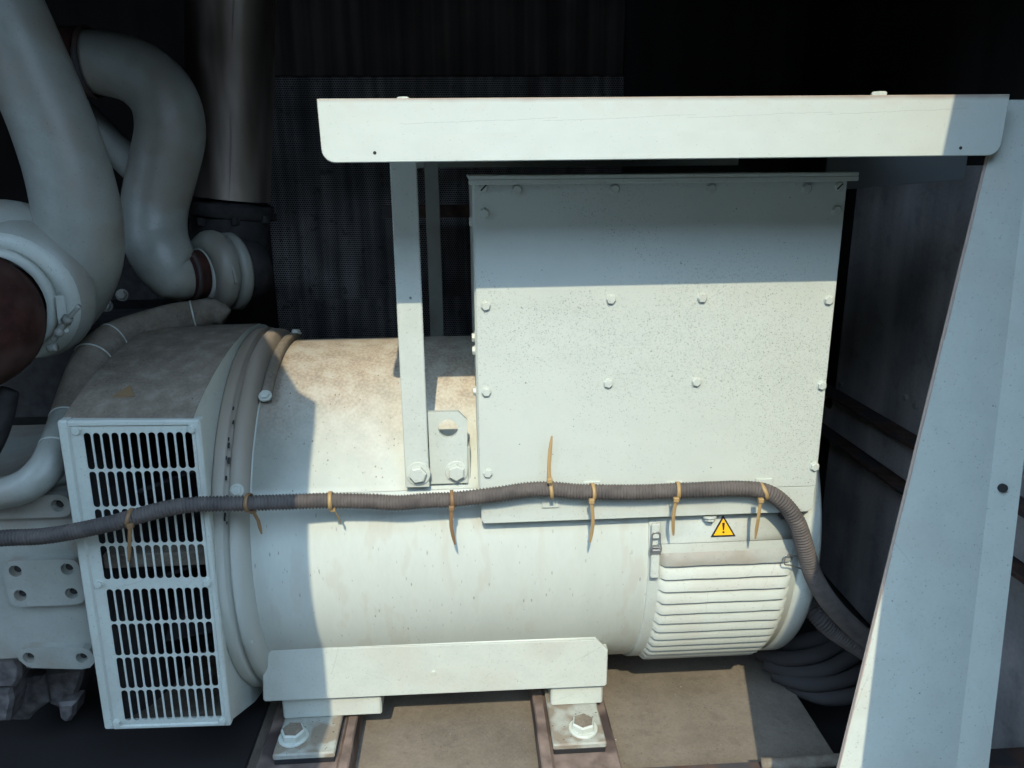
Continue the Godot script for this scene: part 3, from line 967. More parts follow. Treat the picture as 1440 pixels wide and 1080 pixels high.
func canopy() -> void:
	var t := thing("canopy", "pale green folded sheet canopy with rounded corners above the terminal box", "canopy", Vector3(0.2, 0.87, -0.2))
	var st := start()
	# front flange, corners rounded at the bottom only
	var x0 := -0.1375; var x1 := 0.5545
	var r := 0.013
	var poly := PackedVector2Array()
	for i in 6: poly.append(Vector2(x0 + r, 0.8722 + r) + Vector2.from_angle(PI + PI / 2 * i / 5) * r)
	for i in 6: poly.append(Vector2(x1 - r, 0.8740 + r) + Vector2.from_angle(-PI / 2 + PI / 2 * i / 5) * r)
	poly.append(Vector2(x1 + 0.001, 0.9335))
	poly.append(Vector2(x0 - 0.001, 0.9315))
	prism(st, poly, 0.155, 0.152, 0.0008)
	var fl := obj("front_flange", st, M["canopy paint"], t)
	for q in [Vector3(-0.0858, 0.8814, 0.1552), Vector3(0.5111, 0.8817, 0.1552)]:
		st = start()
		prism(st, circle2(Vector2(q.x, q.y), 0.0017, 12), 0.1553, 0.1540, 0.0)
		obj("drill_hole", st, M["hole shadow"], fl)
	st = start()
	box(st, Vector3(-0.137, 0.9290, -0.60), Vector3(0.5450, 0.9320, 0.1518), 0.001)
	box(st, Vector3(-0.137, 0.870, -0.603), Vector3(0.5450, 0.9288, -0.600), 0.001)
	obj("top_sheet", st, M["painted steel"], t)
	put("bolt", bolt_mesh(0.0085, 0.009, 0.0), M["painted steel"], t, facing(Vector3(0.447, 0.9322, 0.10), Vector3.UP, 0.2))
	put("bolt", bolt_mesh(0.0065, 0.004, 0.0), M["painted steel"], t, facing(Vector3(-0.058, 0.9320, 0.12), Vector3.UP, 0.3))
	# underside fasteners
	for q in [Vector3(0.31, 0.9288, 0.02), Vector3(0.46, 0.9288, -0.02)]:
		put("bolt", bolt_mesh(0.008, 0.012, 0.0), M["bright steel"], t, facing(q, Vector3.DOWN))
	# front and back posts of flat bar
	st = start()
	box(st, Vector3(-0.0878, 0.4510, -0.0260), Vector3(-0.0555, 0.929, -0.0205), 0.0012)
	var post := obj("post", st, M["painted steel"], t)
	put("bolt", bolt_mesh(0.0118, 0.009, 1.42), M["painted steel"], post, facing(Vector3(-0.0701, 0.4715, -0.0205), Vector3.BACK, 0.15))
	put("rivet", screw_mesh(0.0018, 0.0008), M["bright steel"], post, facing(Vector3(-0.0701, 0.7096, -0.0205), Vector3.BACK))
	st = start()
	box(st, Vector3(-0.0720, 0.45, -0.556), Vector3(-0.0450, 0.929, -0.550), 0.001)
	obj("post", st, M["dusty painted iron"], t)
	# cross bar at the back between post and box
	st = start()
	box(st, Vector3(-0.16, 0.775, -0.62), Vector3(0.30, 0.80, -0.604), 0.001)
	obj("back_bar", st, M["rusty primer"], t)
	# brace under the right end
	st = start()
	prism(st, PackedVector2Array([Vector2(0.50, 0.832), Vector2(0.70, 0.846), Vector2(0.70, 0.90), Vector2(0.50, 0.90)]), -0.12, -0.124, 0.0005)
	obj("end_brace", st, M["dark brace paint"], t)

# tall tapered sheet leaning out of the container at the right
func leaning_panel() -> void:
	var t := thing("tapered_panel", "tall tapered pale blue green sheet panel leaning at the right, wider at its foot", "panel", Vector3(0.46, 0.0, 0.30))
	var zf := func(y: float) -> float: return 0.315 - 0.2 * y
	var ln := func(a: float, b: float, y: float) -> float: return a + (b - a) * y / 0.925
	var st := start()
	var n := 12
	for i in n:
		var y0 := 0.002 + 0.925 * i / n
		var y1 := 0.002 + 0.925 * (i + 1) / n
		var rows := []
		for y in [y0, y1]:
			var z: float = zf.call(y)
			var xl: float = ln.call(0.3445, 0.5645, y)
			var xc: float = ln.call(0.511, 0.6010, y)
			var xr: float = ln.call(0.5445, 0.6285, y)
			rows.append([Vector3(xl, y, z), Vector3(xc, y, z), Vector3(xr, y, z + 0.007), Vector3(xr, y, z + 0.003), Vector3(xc, y, z - 0.004), Vector3(xl, y, z - 0.004)])
		for k in 6:
			var m := (k + 1) % 6
			quad(st, rows[0][k], rows[1][k], rows[1][m], rows[0][m])
	obj("panel_sheet", st, M["painted steel"], t)
	st = start()   # sheared edge where the paint has gone
	for i in 40:
		var y0 := 0.01 + 0.90 * i / 40.0
		var y1 := y0 + 0.0225
		var w := rng.randf_range(0.0001, 0.0010)
		quad(st, Vector3(ln.call(0.3445, 0.5645, y0) - 0.0004, y0, zf.call(y0) - 0.004), Vector3(ln.call(0.3445, 0.5645, y0) - 0.0004, y0, zf.call(y0) + 0.0003), Vector3(ln.call(0.3445, 0.5645, y1) - 0.0004, y1, zf.call(y1) + 0.0003), Vector3(ln.call(0.3445, 0.5645, y1) - 0.0004, y1, zf.call(y1) - 0.004))
		quad(st, Vector3(ln.call(0.3445, 0.5645, y0) - 0.0004, y0, zf.call(y0) + 0.0004), Vector3(ln.call(0.3445, 0.5645, y0) + w, y0, zf.call(y0) + 0.0004), Vector3(ln.call(0.3445, 0.5645, y1) + w, y1, zf.call(y1) + 0.0004), Vector3(ln.call(0.3445, 0.5645, y1) - 0.0004, y1, zf.call(y1) + 0.0004))
	obj("bare_edge", st, M["edge rust"], t)
	# rolled top
	st = start(true)
	tube(st, spline([[0.5655, 0.927, 0.1265, 0.0035], [0.601, 0.927, 0.1265, 0.0035], [0.6285, 0.927, 0.1335, 0.0035]], 0.01), 10)
	obj("rolled_top", st, M["painted steel"], t)
	var hp := Vector3(0.5734, 0.5285, 0.2126)
	st = start()
	prism(st, circle2(Vector2.ZERO, 0.0048, 16), 0.0008, -0.002, 0.0, facing(hp + Vector3(0, 0, 0.0028), Vector3(-0.19, 0.19, 0.96)))
	obj("bolt_hole", st, M["hole shadow"], t)
	# wall bracing behind it on the right wall
	var b := thing("wall_channel", "rust edged steel channel bolted along the dark right wall", "beam", Vector3(0.84, 0.28, -0.55))
	st = start()
	box(st, Vector3(0.828, 0.287, -1.0), Vector3(0.8415, 0.372, 0.25), 0.001)
	obj("web", st, M["grey wall paint"], b)
	for yy in [0.2775, 0.3725]:
		st = start()
		box(st, Vector3(0.803, yy - 0.0045, -1.0), Vector3(0.8415, yy + 0.0045, 0.25), 0.0015)
		obj("lip", st, M["rusty primer"], b)
	var bm := bolt_mesh(0.011, 0.008, 1.2)
	for z in [-0.69, -0.30]:
		put("bolt", bm, M["dark cast iron"], b, facing(Vector3(0.828, 0.343, z), Vector3.LEFT))
	for q in [Vector3(0.842, 0.392, -0.67), Vector3(0.842, 0.435, -0.42), Vector3(0.842, 0.43, -0.385)]:
		put("bolt", bolt_mesh(0.007, 0.005, 1.2), M["dusty painted iron"], b, facing(q, Vector3.LEFT))

# ------------------------------------------------------------ engine end, at the left
func far_pipe_end(a: float, r: float) -> Array:
	var p: Vector3 = along(Vector3(-0.435, 0.697, -0.415), Vector3(-0.72, 0.02, 0.69)) * Vector3(a, 0, 0)
	return [p.x, p.y, p.z, r]

func pipe(called: String, label: String, pts: Array, m: String, step := 0.012, sides := 36, more := []) -> Node3D:
	pts = pts + more
	var t := thing(called, label, "pipe", Vector3(pts[-1][0], pts[-1][1], pts[-1][2]))
	var st := start(true)
	tube(st, spline(pts, step), sides)
	obj("pipe_wall", st, M[m], t)
	return t

func band(parent: Node, called: String, o: Vector3, d: Vector3, r: float, w: float, th: float, m: String) -> void:
	var st := start(true)
	lathe(st, [[-w / 2, r], [-w / 2, r + th * 0.7], [-w * 0.3, r + th], [w * 0.3, r + th], [w / 2, r + th * 0.7], [w / 2, r]], along(o, d), 40)
	obj(called, st, M[m], parent)

func engine() -> void:
	# charge air pipe nearest the camera
	var t := pipe("charge_air_pipe", "wide pale green charge air pipe curving down at the left edge of the photo", [[-0.632, 1.1695, -0.2, 0.0512], [-0.6183, 1.12, -0.2, 0.052], [-0.5987, 1.069, -0.2, 0.0518], [-0.5788, 0.9987, -0.2, 0.0528], [-0.5601, 0.9257, -0.2, 0.0539], [-0.5487, 0.8594, -0.2, 0.0558], [-0.5469, 0.7958, -0.2, 0.0577], [-0.5633, 0.7396, -0.21, 0.0589], [-0.611, 0.6836, -0.24, 0.0579], [-0.6755, 0.6411, -0.27, 0.0553]], "dusty painted iron")
	# second pipe with an S bend
	t = pipe("turbo_inlet_pipe", "S shaped pale pipe between the wide charge air pipe and the exhaust column", [[-0.6874, 1.0469, -0.46, 0.0505], [-0.6422, 1.0447, -0.46, 0.0494], [-0.5815, 1.039, -0.45, 0.0504], [-0.5272, 1.0224, -0.44, 0.0527], [-0.4895, 0.984, -0.43, 0.054], [-0.4811, 0.931, -0.42, 0.0548], [-0.498, 0.8687, -0.41, 0.0539], [-0.5144, 0.8116, -0.4, 0.0523], [-0.5161, 0.7635, -0.388, 0.0517], [-0.501, 0.7272, -0.372, 0.0498]], "dusty painted iron", 0.012, 36, [far_pipe_end(0.074, 0.041), far_pipe_end(0.044, 0.038)])
	var a := Vector3(-0.6084, 1.0418, -0.455)
	band(t, "clamp_band", a, Vector3(1, 0, 0), 0.053, 0.008, 0.004, "rusty primer")
	t = pipe("rubber_elbow", "dark red brown rubber sleeve at the upper end of the S shaped pipe", [[-0.7105, 1.0448, -0.46, 0.0516], [-0.6536, 1.0447, -0.46, 0.0529], [-0.6105, 1.0429, -0.455, 0.054]], "dusty red brown rubber")
	# thin pipe behind
	pipe("oil_return_pipe", "thin straight grey pipe slanting down behind the two wide pipes", [[-0.7261, 1.0165, -0.55, 0.0265], [-0.6732, 0.9626, -0.55, 0.0268], [-0.6038, 0.8798, -0.55, 0.0273], [-0.5707, 0.8417, -0.55, 0.0262]], "dusty painted iron", 0.02, 24)
	# lagged pipe
	var pts := [[-0.3995, 0.6326, -0.34, 0.0154], [-0.4193, 0.6426, -0.34, 0.0213], [-0.4489, 0.6378, -0.33, 0.0246], [-0.4766, 0.6355, -0.32, 0.025], [-0.5171, 0.6258, -0.29, 0.0261], [-0.5502, 0.6145, -0.26, 0.0278], [-0.5606, 0.5971, -0.21, 0.0278], [-0.5629, 0.5656, -0.16, 0.0258], [-0.5558, 0.5362, -0.1, 0.0232], [-0.5494, 0.5125, -0.05, 0.0223], [-0.5548, 0.4922, -0.025, 0.0223], [-0.575, 0.4752, -0.01, 0.0216], [-0.6022, 0.4706, 0, 0.0201], [-0.6463, 0.4692, 0, 0.02]]
	t = pipe("lagged_pipe", "grey cloth wrapped pipe bending twice beside the brown fan housing", pts.slice(8), "dusty painted iron")
	var wrap := start(true)
	tube(wrap, spline(pts.slice(0, 9), 0.012), 36)
	obj("cloth_wrap", wrap, M["brown dust on paint"], t)
	for e in [[2, 1, 3], [5, 4, 6], [6, 5, 7], [8, 7, 9], [9, 8, 10]]:
		var c = pts[e[0]]; var u = pts[e[1]]; var v = pts[e[2]]
		band(t, "wrap_seam", Vector3(c[0], c[1], c[2]), Vector3(v[0] - u[0], v[1] - u[1], v[2] - u[2]), c[3] - 0.0004, 0.0024, 0.0011, "painted steel")
	# exhaust column
	t = thing("exhaust_column", "stained stainless steel exhaust column with a bolted bottom flange", "exhaust pipe", Vector3(-0.4389, 0.8109, -0.55))
	var st := start(true)
	var top := Vector3(-0.3733, 1.3305, -0.55)
	var low := Vector3(-0.438, 0.8199, -0.55)
	var lean := (top - low).normalized()
	lathe(st, [[0.0, 0.0765], [0.95, 0.0745]], along(low, lean), 48)
	obj("column", st, M["stained stainless"], t)
	st = start(true)
	lathe(st, [[-0.032, 0.02], [-0.032, 0.082], [-0.031, 0.083], [-0.010, 0.083], [-0.009, 0.082], [-0.009, 0.02]], along(low, lean), 48)
	var fl := obj("flange", st, M["dark cast iron"], t)
	for k in 8:
		var w := TAU * (k + 0.5) / 8
		put("bolt", bolt_mesh(0.008, 0.014, 0.0), M["dark cast iron"], fl, facing(low + Vector3(cos(w) * 0.078, -0.032, sin(w) * 0.078), Vector3.DOWN))
	st = start()
	st = start(true)
	var seam := []
	for k in 25:   # weld seam running up the column, wandering a little
		var q: Vector3 = low + lean * (k * 0.038) + Vector3(0.30 + 0.02 * sin(k * 0.9), 0, 0.95) * (0.0750 - k * 0.00007)
		seam.append([q.x, q.y, q.z, 0.0019])
	tube(st, spline(seam, 0.01), 8)
	obj("weld_seam", st, M["stained stainless"], t)
	# far turbocharger
	t = thing("far_turbocharger", "small round turbocharger where the S shaped pipe ends below the exhaust column", "turbocharger", Vector3(-0.439, 0.6298, -0.4))
	var c2 := Vector3(-0.435, 0.697, -0.415)
	var ax := Vector3(-0.72, 0.02, 0.69)
	st = start(true)
	var ring := []
	var fr := along(c2, ax)
	for k in 29:
		var w := TAU * k / 28.0
		var q: Vector3 = fr * Vector3(0.0, sin(w) * 0.049, cos(w) * 0.049)
		ring.append(Vector4(q.x, q.y, q.z, 0.0215 + 0.003 * sin(w)))
	tube(st, ring, 20, false)
	var sc := obj("compressor_scroll", st, M["dusty painted iron"], t)
	st = start(true)
	lathe(st, [[0.010, 0.036], [0.024, 0.040], [0.024, 0.044], [0.018, 0.047], [0.0, 0.050]], fr, 40)
	obj("inlet_rim", st, M["painted steel"], sc)
	st = start(true)
	lathe(st, [[-0.020, 0.02], [-0.020, 0.064], [-0.025, 0.068], [-0.036, 0.068], [-0.040, 0.064], [-0.044, 0.02]], fr, 40)
	obj("clamp_ring", st, M["dusty painted iron"], t)
	st = start(true)
	lathe(st, [[-0.044, 0.04], [-0.048, 0.054], [-0.06, 0.056], [-0.085, 0.048], [-0.095, 0.02]], fr, 40)
	obj("turbine_housing", st, M["dark cast iron"], t)
	st = start(true)
	var tn := Vector3(-0.4417, 0.7332, -0.54)
	tube(st, spline([[low.x, low.y - 0.03, low.z, 0.07], [low.x + 0.002, low.y - 0.08, low.z + 0.02, 0.068], [tn.x, tn.y - 0.04, tn.z + 0.03, 0.06]], 0.01), 30)
	obj("turbine_neck", st, M["dark cast iron"], t)
	# T-bolt of the clamp
	st = start(true)
	tube(st, spline([[-0.3945, 0.7231, -0.372, 0.0042], [-0.3865, 0.7048, -0.366, 0.0042], [-0.3855, 0.6854, -0.368, 0.0042]], 0.004), 8)
	obj("clamp_bolt", st, M["dusty painted iron"], t)
	# red brown sleeve joining the S pipe to it
	t = thing("rubber_sleeve", "short red brown rubber sleeve joining the S shaped pipe to the far turbocharger", "sleeve", Vector3(-0.4491, 0.6969, -0.38))
	st = start(true)
	lathe(st, [[0.008, 0.030], [0.008, 0.040], [0.03, 0.0415], [0.052, 0.0405], [0.052, 0.030]], fr, 32)
	obj("sleeve", st, M["dusty red brown rubber"], t)
	st = start(true)
	lathe(st, [[0.040, 0.0405], [0.040, 0.0428], [0.047, 0.0428], [0.047, 0.0405]], fr, 32)
	obj("hose_clamp", st, M["rusty primer"], t)
	near_turbo()
	block()

func near_turbo() -> void:
	var t := thing("near_turbocharger", "large round pale turbocharger housing at the left edge with a clamp band", "turbocharger", Vector3(-0.6265, 0.6093, -0.14))
	var c := Vector3(-0.6236, 0.7037, -0.16)
	var ax := Vector3(-0.10, -0.12, 1.0)
	var fr := along(c, ax)
	var st := start(true)
	var ring := []
	for k in 41:
		var w := TAU * k / 40.0
		var q: Vector3 = fr * Vector3(-0.012, sin(w) * 0.068, cos(w) * 0.068)
		ring.append(Vector4(q.x, q.y, q.z, 0.034 + 0.004 * sin(w + 0.6)))
	tube(st, ring, 24, false)
	var sc := obj("compressor_scroll", st, M["dusty painted iron"], t)
	# outlet of the scroll into the charge air pipe
	st = start(true)
	tube(st, spline([[-0.6668, 0.7964, -0.17, 0.0343], [-0.6258, 0.7913, -0.18, 0.0396], [-0.5998, 0.7666, -0.2, 0.0468], [-0.5888, 0.7233, -0.22, 0.0523]], 0.01), 24)
	obj("outlet", st, M["dusty painted iron"], sc)
	st = start(true)
	lathe(st, [[0.010, 0.092], [0.019, 0.089], [0.024, 0.083]], fr, 48)
	lathe(st, [[0.024, 0.083], [0.026, 0.072], [0.020, 0.060]], fr, 48)
	lathe(st, [[0.020, 0.060], [-0.01, 0.056]], fr, 48)
	obj("cover_plate", st, M["painted steel"], sc)
	st = start(true)
	lathe(st, [[0.026, 0.064], [0.026, 0.070], [0.031, 0.0735], [0.037, 0.0735], [0.042, 0.070], [0.042, 0.064]], fr, 48)
	var cl := obj("clamp_band", st, M["painted steel"], t)
	st = start(true)
	tube(st, spline([[-0.5576, 0.6487, -0.102, 0.0043], [-0.546, 0.6625, -0.1, 0.0043], [-0.5358, 0.674, -0.1, 0.0043]], 0.004), 12)
	tube(st, spline([[-0.5314, 0.6787, -0.1, 0.0033], [-0.514, 0.695, -0.098, 0.0033]], 0.004), 10)
	var tb := obj("tee_bolt", st, M["dusty painted iron"], cl)
	st = start(true)
	tube(st, spline([[-0.5369, 0.673, -0.1, 0.0072], [-0.5312, 0.6797, -0.1, 0.0071]], 0.004), 6)
	obj("nut", st, M["dusty painted iron"], tb)
	st = start(true)
	tube(st, spline([[-0.5676, 0.6364, -0.105, 0.0058], [-0.5561, 0.6381, -0.105, 0.0058]], 0.004), 8)
	obj("tee_end", st, M["dusty painted iron"], tb)
	st = start(true)
	tube(st, spline([[-0.5486, 0.6583, -0.102, 0.0062], [-0.5438, 0.6608, -0.094, 0.0062]], 0.003), 16, true)
	obj("trunnion", st, M["dusty painted iron"], tb)
	st = start()
	var l0 := Vector3(-0.5404, 0.7048, -0.112)
	var l1 := Vector3(-0.5465, 0.6598, -0.104)
	var lt := facing((l0 + l1) / 2, Vector3(0.25, 0.1, 1))
	box(st, Vector3(-0.006, -0.025, -0.002), Vector3(0.006, 0.025, 0.002), 0.001, lt)
	obj("strap_end", st, M["painted steel"], cl)
	# intake hose: a humped rubber sleeve that comes forward and bends away to the left
	t = thing("intake_hose", "thick dusty red brown intake hose filling the left edge", "hose", Vector3(-0.6063, 0.6025, -0.05))
	st = start(true)
	var b := c + ax.normalized() * 0.022
	tube(st, spline([[b.x, b.y, b.z, 0.050], [b.x - 0.002, b.y - 0.003, b.z + 0.02, 0.060], [b.x - 0.006, b.y - 0.008, b.z + 0.05, 0.084], [b.x - 0.014, b.y - 0.012, b.z + 0.085, 0.094], [b.x - 0.035, b.y - 0.017, b.z + 0.12, 0.093], [b.x - 0.075, b.y - 0.02, b.z + 0.15, 0.090], [b.x - 0.15, b.y - 0.02, b.z + 0.17, 0.088]], 0.008), 44)
	obj("hose", st, M["dusty red brown rubber"], t)
	pipe("drain_pipe", "dark dusty pipe end below the red brown intake hose", [[-0.689, 0.4827, -0.06, 0.0287], [-0.6549, 0.5172, -0.06, 0.0276], [-0.6319, 0.5532, -0.07, 0.0219], [-0.6131, 0.5865, -0.08, 0.0114]], "dark cast iron", 0.01, 20)

# cast cover with deep counterbored holes: the face is divided into cells, one hole in each
func bored_cover(parent: Node, poly: PackedVector2Array, z: float, holes: Array, r: float) -> void:
	var lo := poly[0]
	var hi := poly[0]
	for p in poly:
		lo = lo.min(p); hi = hi.max(p)
	var xs := []
	var ys := []
	for h in holes:
		if not xs.any(func(v: float) -> bool: return absf(v - h.x) < 0.01): xs.append(h.x)
		if not ys.any(func(v: float) -> bool: return absf(v - h.y) < 0.012): ys.append(h.y)
	xs.sort(); ys.sort()
	var st := start()
	for i in xs.size():
		for j in ys.size():
			var x0: float = lo.x - 0.01 if i == 0 else (xs[i - 1] + xs[i]) / 2
			var x1: float = hi.x + 0.01 if i == xs.size() - 1 else (xs[i] + xs[i + 1]) / 2
			var y0: float = lo.y - 0.01 if j == 0 else (ys[j - 1] + ys[j]) / 2
			var y1: float = hi.y + 0.01 if j == ys.size() - 1 else (ys[j] + ys[j + 1]) / 2
			for cell in Geometry2D.intersect_polygons(poly, rect2(x0, y0, x1, y1)):
				for h in holes:
					if Geometry2D.is_point_in_polygon(h, cell):
						ring_plate(st, cell, circle2(h, r, 22), h, z + 0.010, z - 0.002)
	var p := obj("cover_plate", st, M["dusty painted iron"], parent)
	for h in holes:
		st = start()
		prism(st, circle2(h, r * 1.05, 18), z + 0.0015, z - 0.003, 0.0)
		obj("counterbore", st, M["dusty painted iron"], p)
		put("bolt", screw_mesh(r * 0.62, 0.003), M["dark cast iron"], p, facing(Vector3(h.x, h.y, z + 0.0015), Vector3.BACK))

func flat_casting(parent: Node, called: String, pts: Array, depth: float) -> void:
	var st := start()
	var poly := PackedVector2Array()
	for p in pts: poly.append(Vector2(p.x, p.y))
	prism(st, poly, pts[0].z, pts[0].z - depth, 0.005)
	obj(called, st, M["oily casting"], parent)

func block() -> void:
	var t := thing("engine_block", "pale green cast flywheel housing with bolted cover plates left of the grille", "engine", Vector3(-0.65, 0.05, -0.15))
	var st := start()
	box(st, Vector3(-1.05, 0.195, -0.50), Vector3(-0.5150, 0.460, -0.036), 0.010)
	obj("flywheel_housing", st, M["dusty painted iron"], t)
	bored_cover(t, rect2(-0.6345, 0.2925, -0.5335, 0.3625, 0.013), -0.034, [Vector2(-0.618, 0.347), Vector2(-0.550, 0.347), Vector2(-0.618, 0.310), Vector2(-0.550, 0.310)], 0.0085)
	bored_cover(t, PackedVector2Array([Vector2(-0.628, 0.198), Vector2(-0.620, 0.1955), Vector2(-0.555, 0.1900), Vector2(-0.543, 0.1920), Vector2(-0.536, 0.2000), Vector2(-0.5355, 0.2125), Vector2(-0.540, 0.2205), Vector2(-0.549, 0.2245), Vector2(-0.620, 0.229), Vector2(-0.631, 0.2265), Vector2(-0.638, 0.2190), Vector2(-0.637, 0.209)]), -0.034, [Vector2(-0.6235, 0.2125), Vector2(-0.5520, 0.2080)], 0.0080)
	bored_cover(t, rect2(-0.70, 0.424, -0.5300, 0.456, 0.0150, 7), -0.034, [Vector2(-0.5475, 0.4405)], 0.0085)
	# castings below
	st = start()
	box(st, Vector3(-1.05, 0.165, -0.45), Vector3(-0.640, 0.1945, -0.060), 0.012)
	box(st, Vector3(-0.660, 0.172, -0.45), Vector3(-0.530, 0.1940, -0.105), 0.008)
	obj("sump_flange", st, M["dusty painted iron"], t)
	flat_casting(t, "mounting_lug", [Vector3(-0.7133, 0.2105, -0.045), Vector3(-0.6561, 0.2029, -0.045), Vector3(-0.6506, 0.1838, -0.045), Vector3(-0.6552, 0.1627, -0.045), Vector3(-0.6656, 0.149, -0.045), Vector3(-0.7252, 0.1475, -0.045)], 0.05)
	flat_casting(t, "gusset", [Vector3(-0.7089, 0.12, -0.1), Vector3(-0.6574, 0.1272, -0.1), Vector3(-0.6581, 0.079, -0.1), Vector3(-0.6724, 0.0695, -0.1), Vector3(-0.6835, 0.0598, -0.1), Vector3(-0.6939, 0.0488, -0.1), Vector3(-0.7213, 0.0504, -0.1)], 0.06)
	flat_casting(t, "sump_body", [Vector3(-0.6599, 0.1301, -0.11), Vector3(-0.5993, 0.1319, -0.11), Vector3(-0.6115, 0.1007, -0.11), Vector3(-0.6286, 0.0668, -0.11), Vector3(-0.6479, 0.0601, -0.11), Vector3(-0.6637, 0.0689, -0.11)], 0.10)
	flat_casting(t, "casting_boss", [Vector3(-0.6383, 0.0857, -0.09), Vector3(-0.6097, 0.0866, -0.09), Vector3(-0.6153, 0.0638, -0.09), Vector3(-0.6247, 0.0515, -0.09), Vector3(-0.6335, 0.0494, -0.09), Vector3(-0.6396, 0.0575, -0.09)], 0.03)
	flat_casting(t, "casting_bracket", [Vector3(-0.7348, 0.1439, -0.06), Vector3(-0.6806, 0.1385, -0.06), Vector3(-0.6812, 0.1177, -0.06), Vector3(-0.694, 0.0801, -0.06), Vector3(-0.7477, 0.0758, -0.06)], 0.04)
	st = start()
	box(st, Vector3(-1.05, 0.46, -0.80), Vector3(-0.530, 0.62, -0.30), 0.02)
	obj("cylinder_bank", st, M["dark cast iron"], t)
	st = start()
	box(st, Vector3(-1.05, 0.62, -0.80), Vector3(-0.46, 0.72, -0.50), 0.02)
	obj("rocker_cover", st, M["dark cast iron"], t)
	for q in [Vector3(-0.6171, 0.6458, -0.4), Vector3(-0.5884, 0.6637, -0.4)]:
		put("bolt", bolt_mesh(0.008, 0.010, 1.3), M["dusty painted iron"], t, facing(q, Vector3(0.2, 0.2, 1)))

# ------------------------------------------------------------ wiring
func corrugated(list: Array, pitch: float, depth: float) -> Array:
	var fine := spline(list, pitch / 4.0)
	var out := []
	for i in fine.size():
		var p: Vector4 = fine[i]
		var ph: float = [1.0, 0.85, 0.0, 0.15][i % 4]
		p.w -= depth * (1.0 - ph)
		out.append(p)
	return out

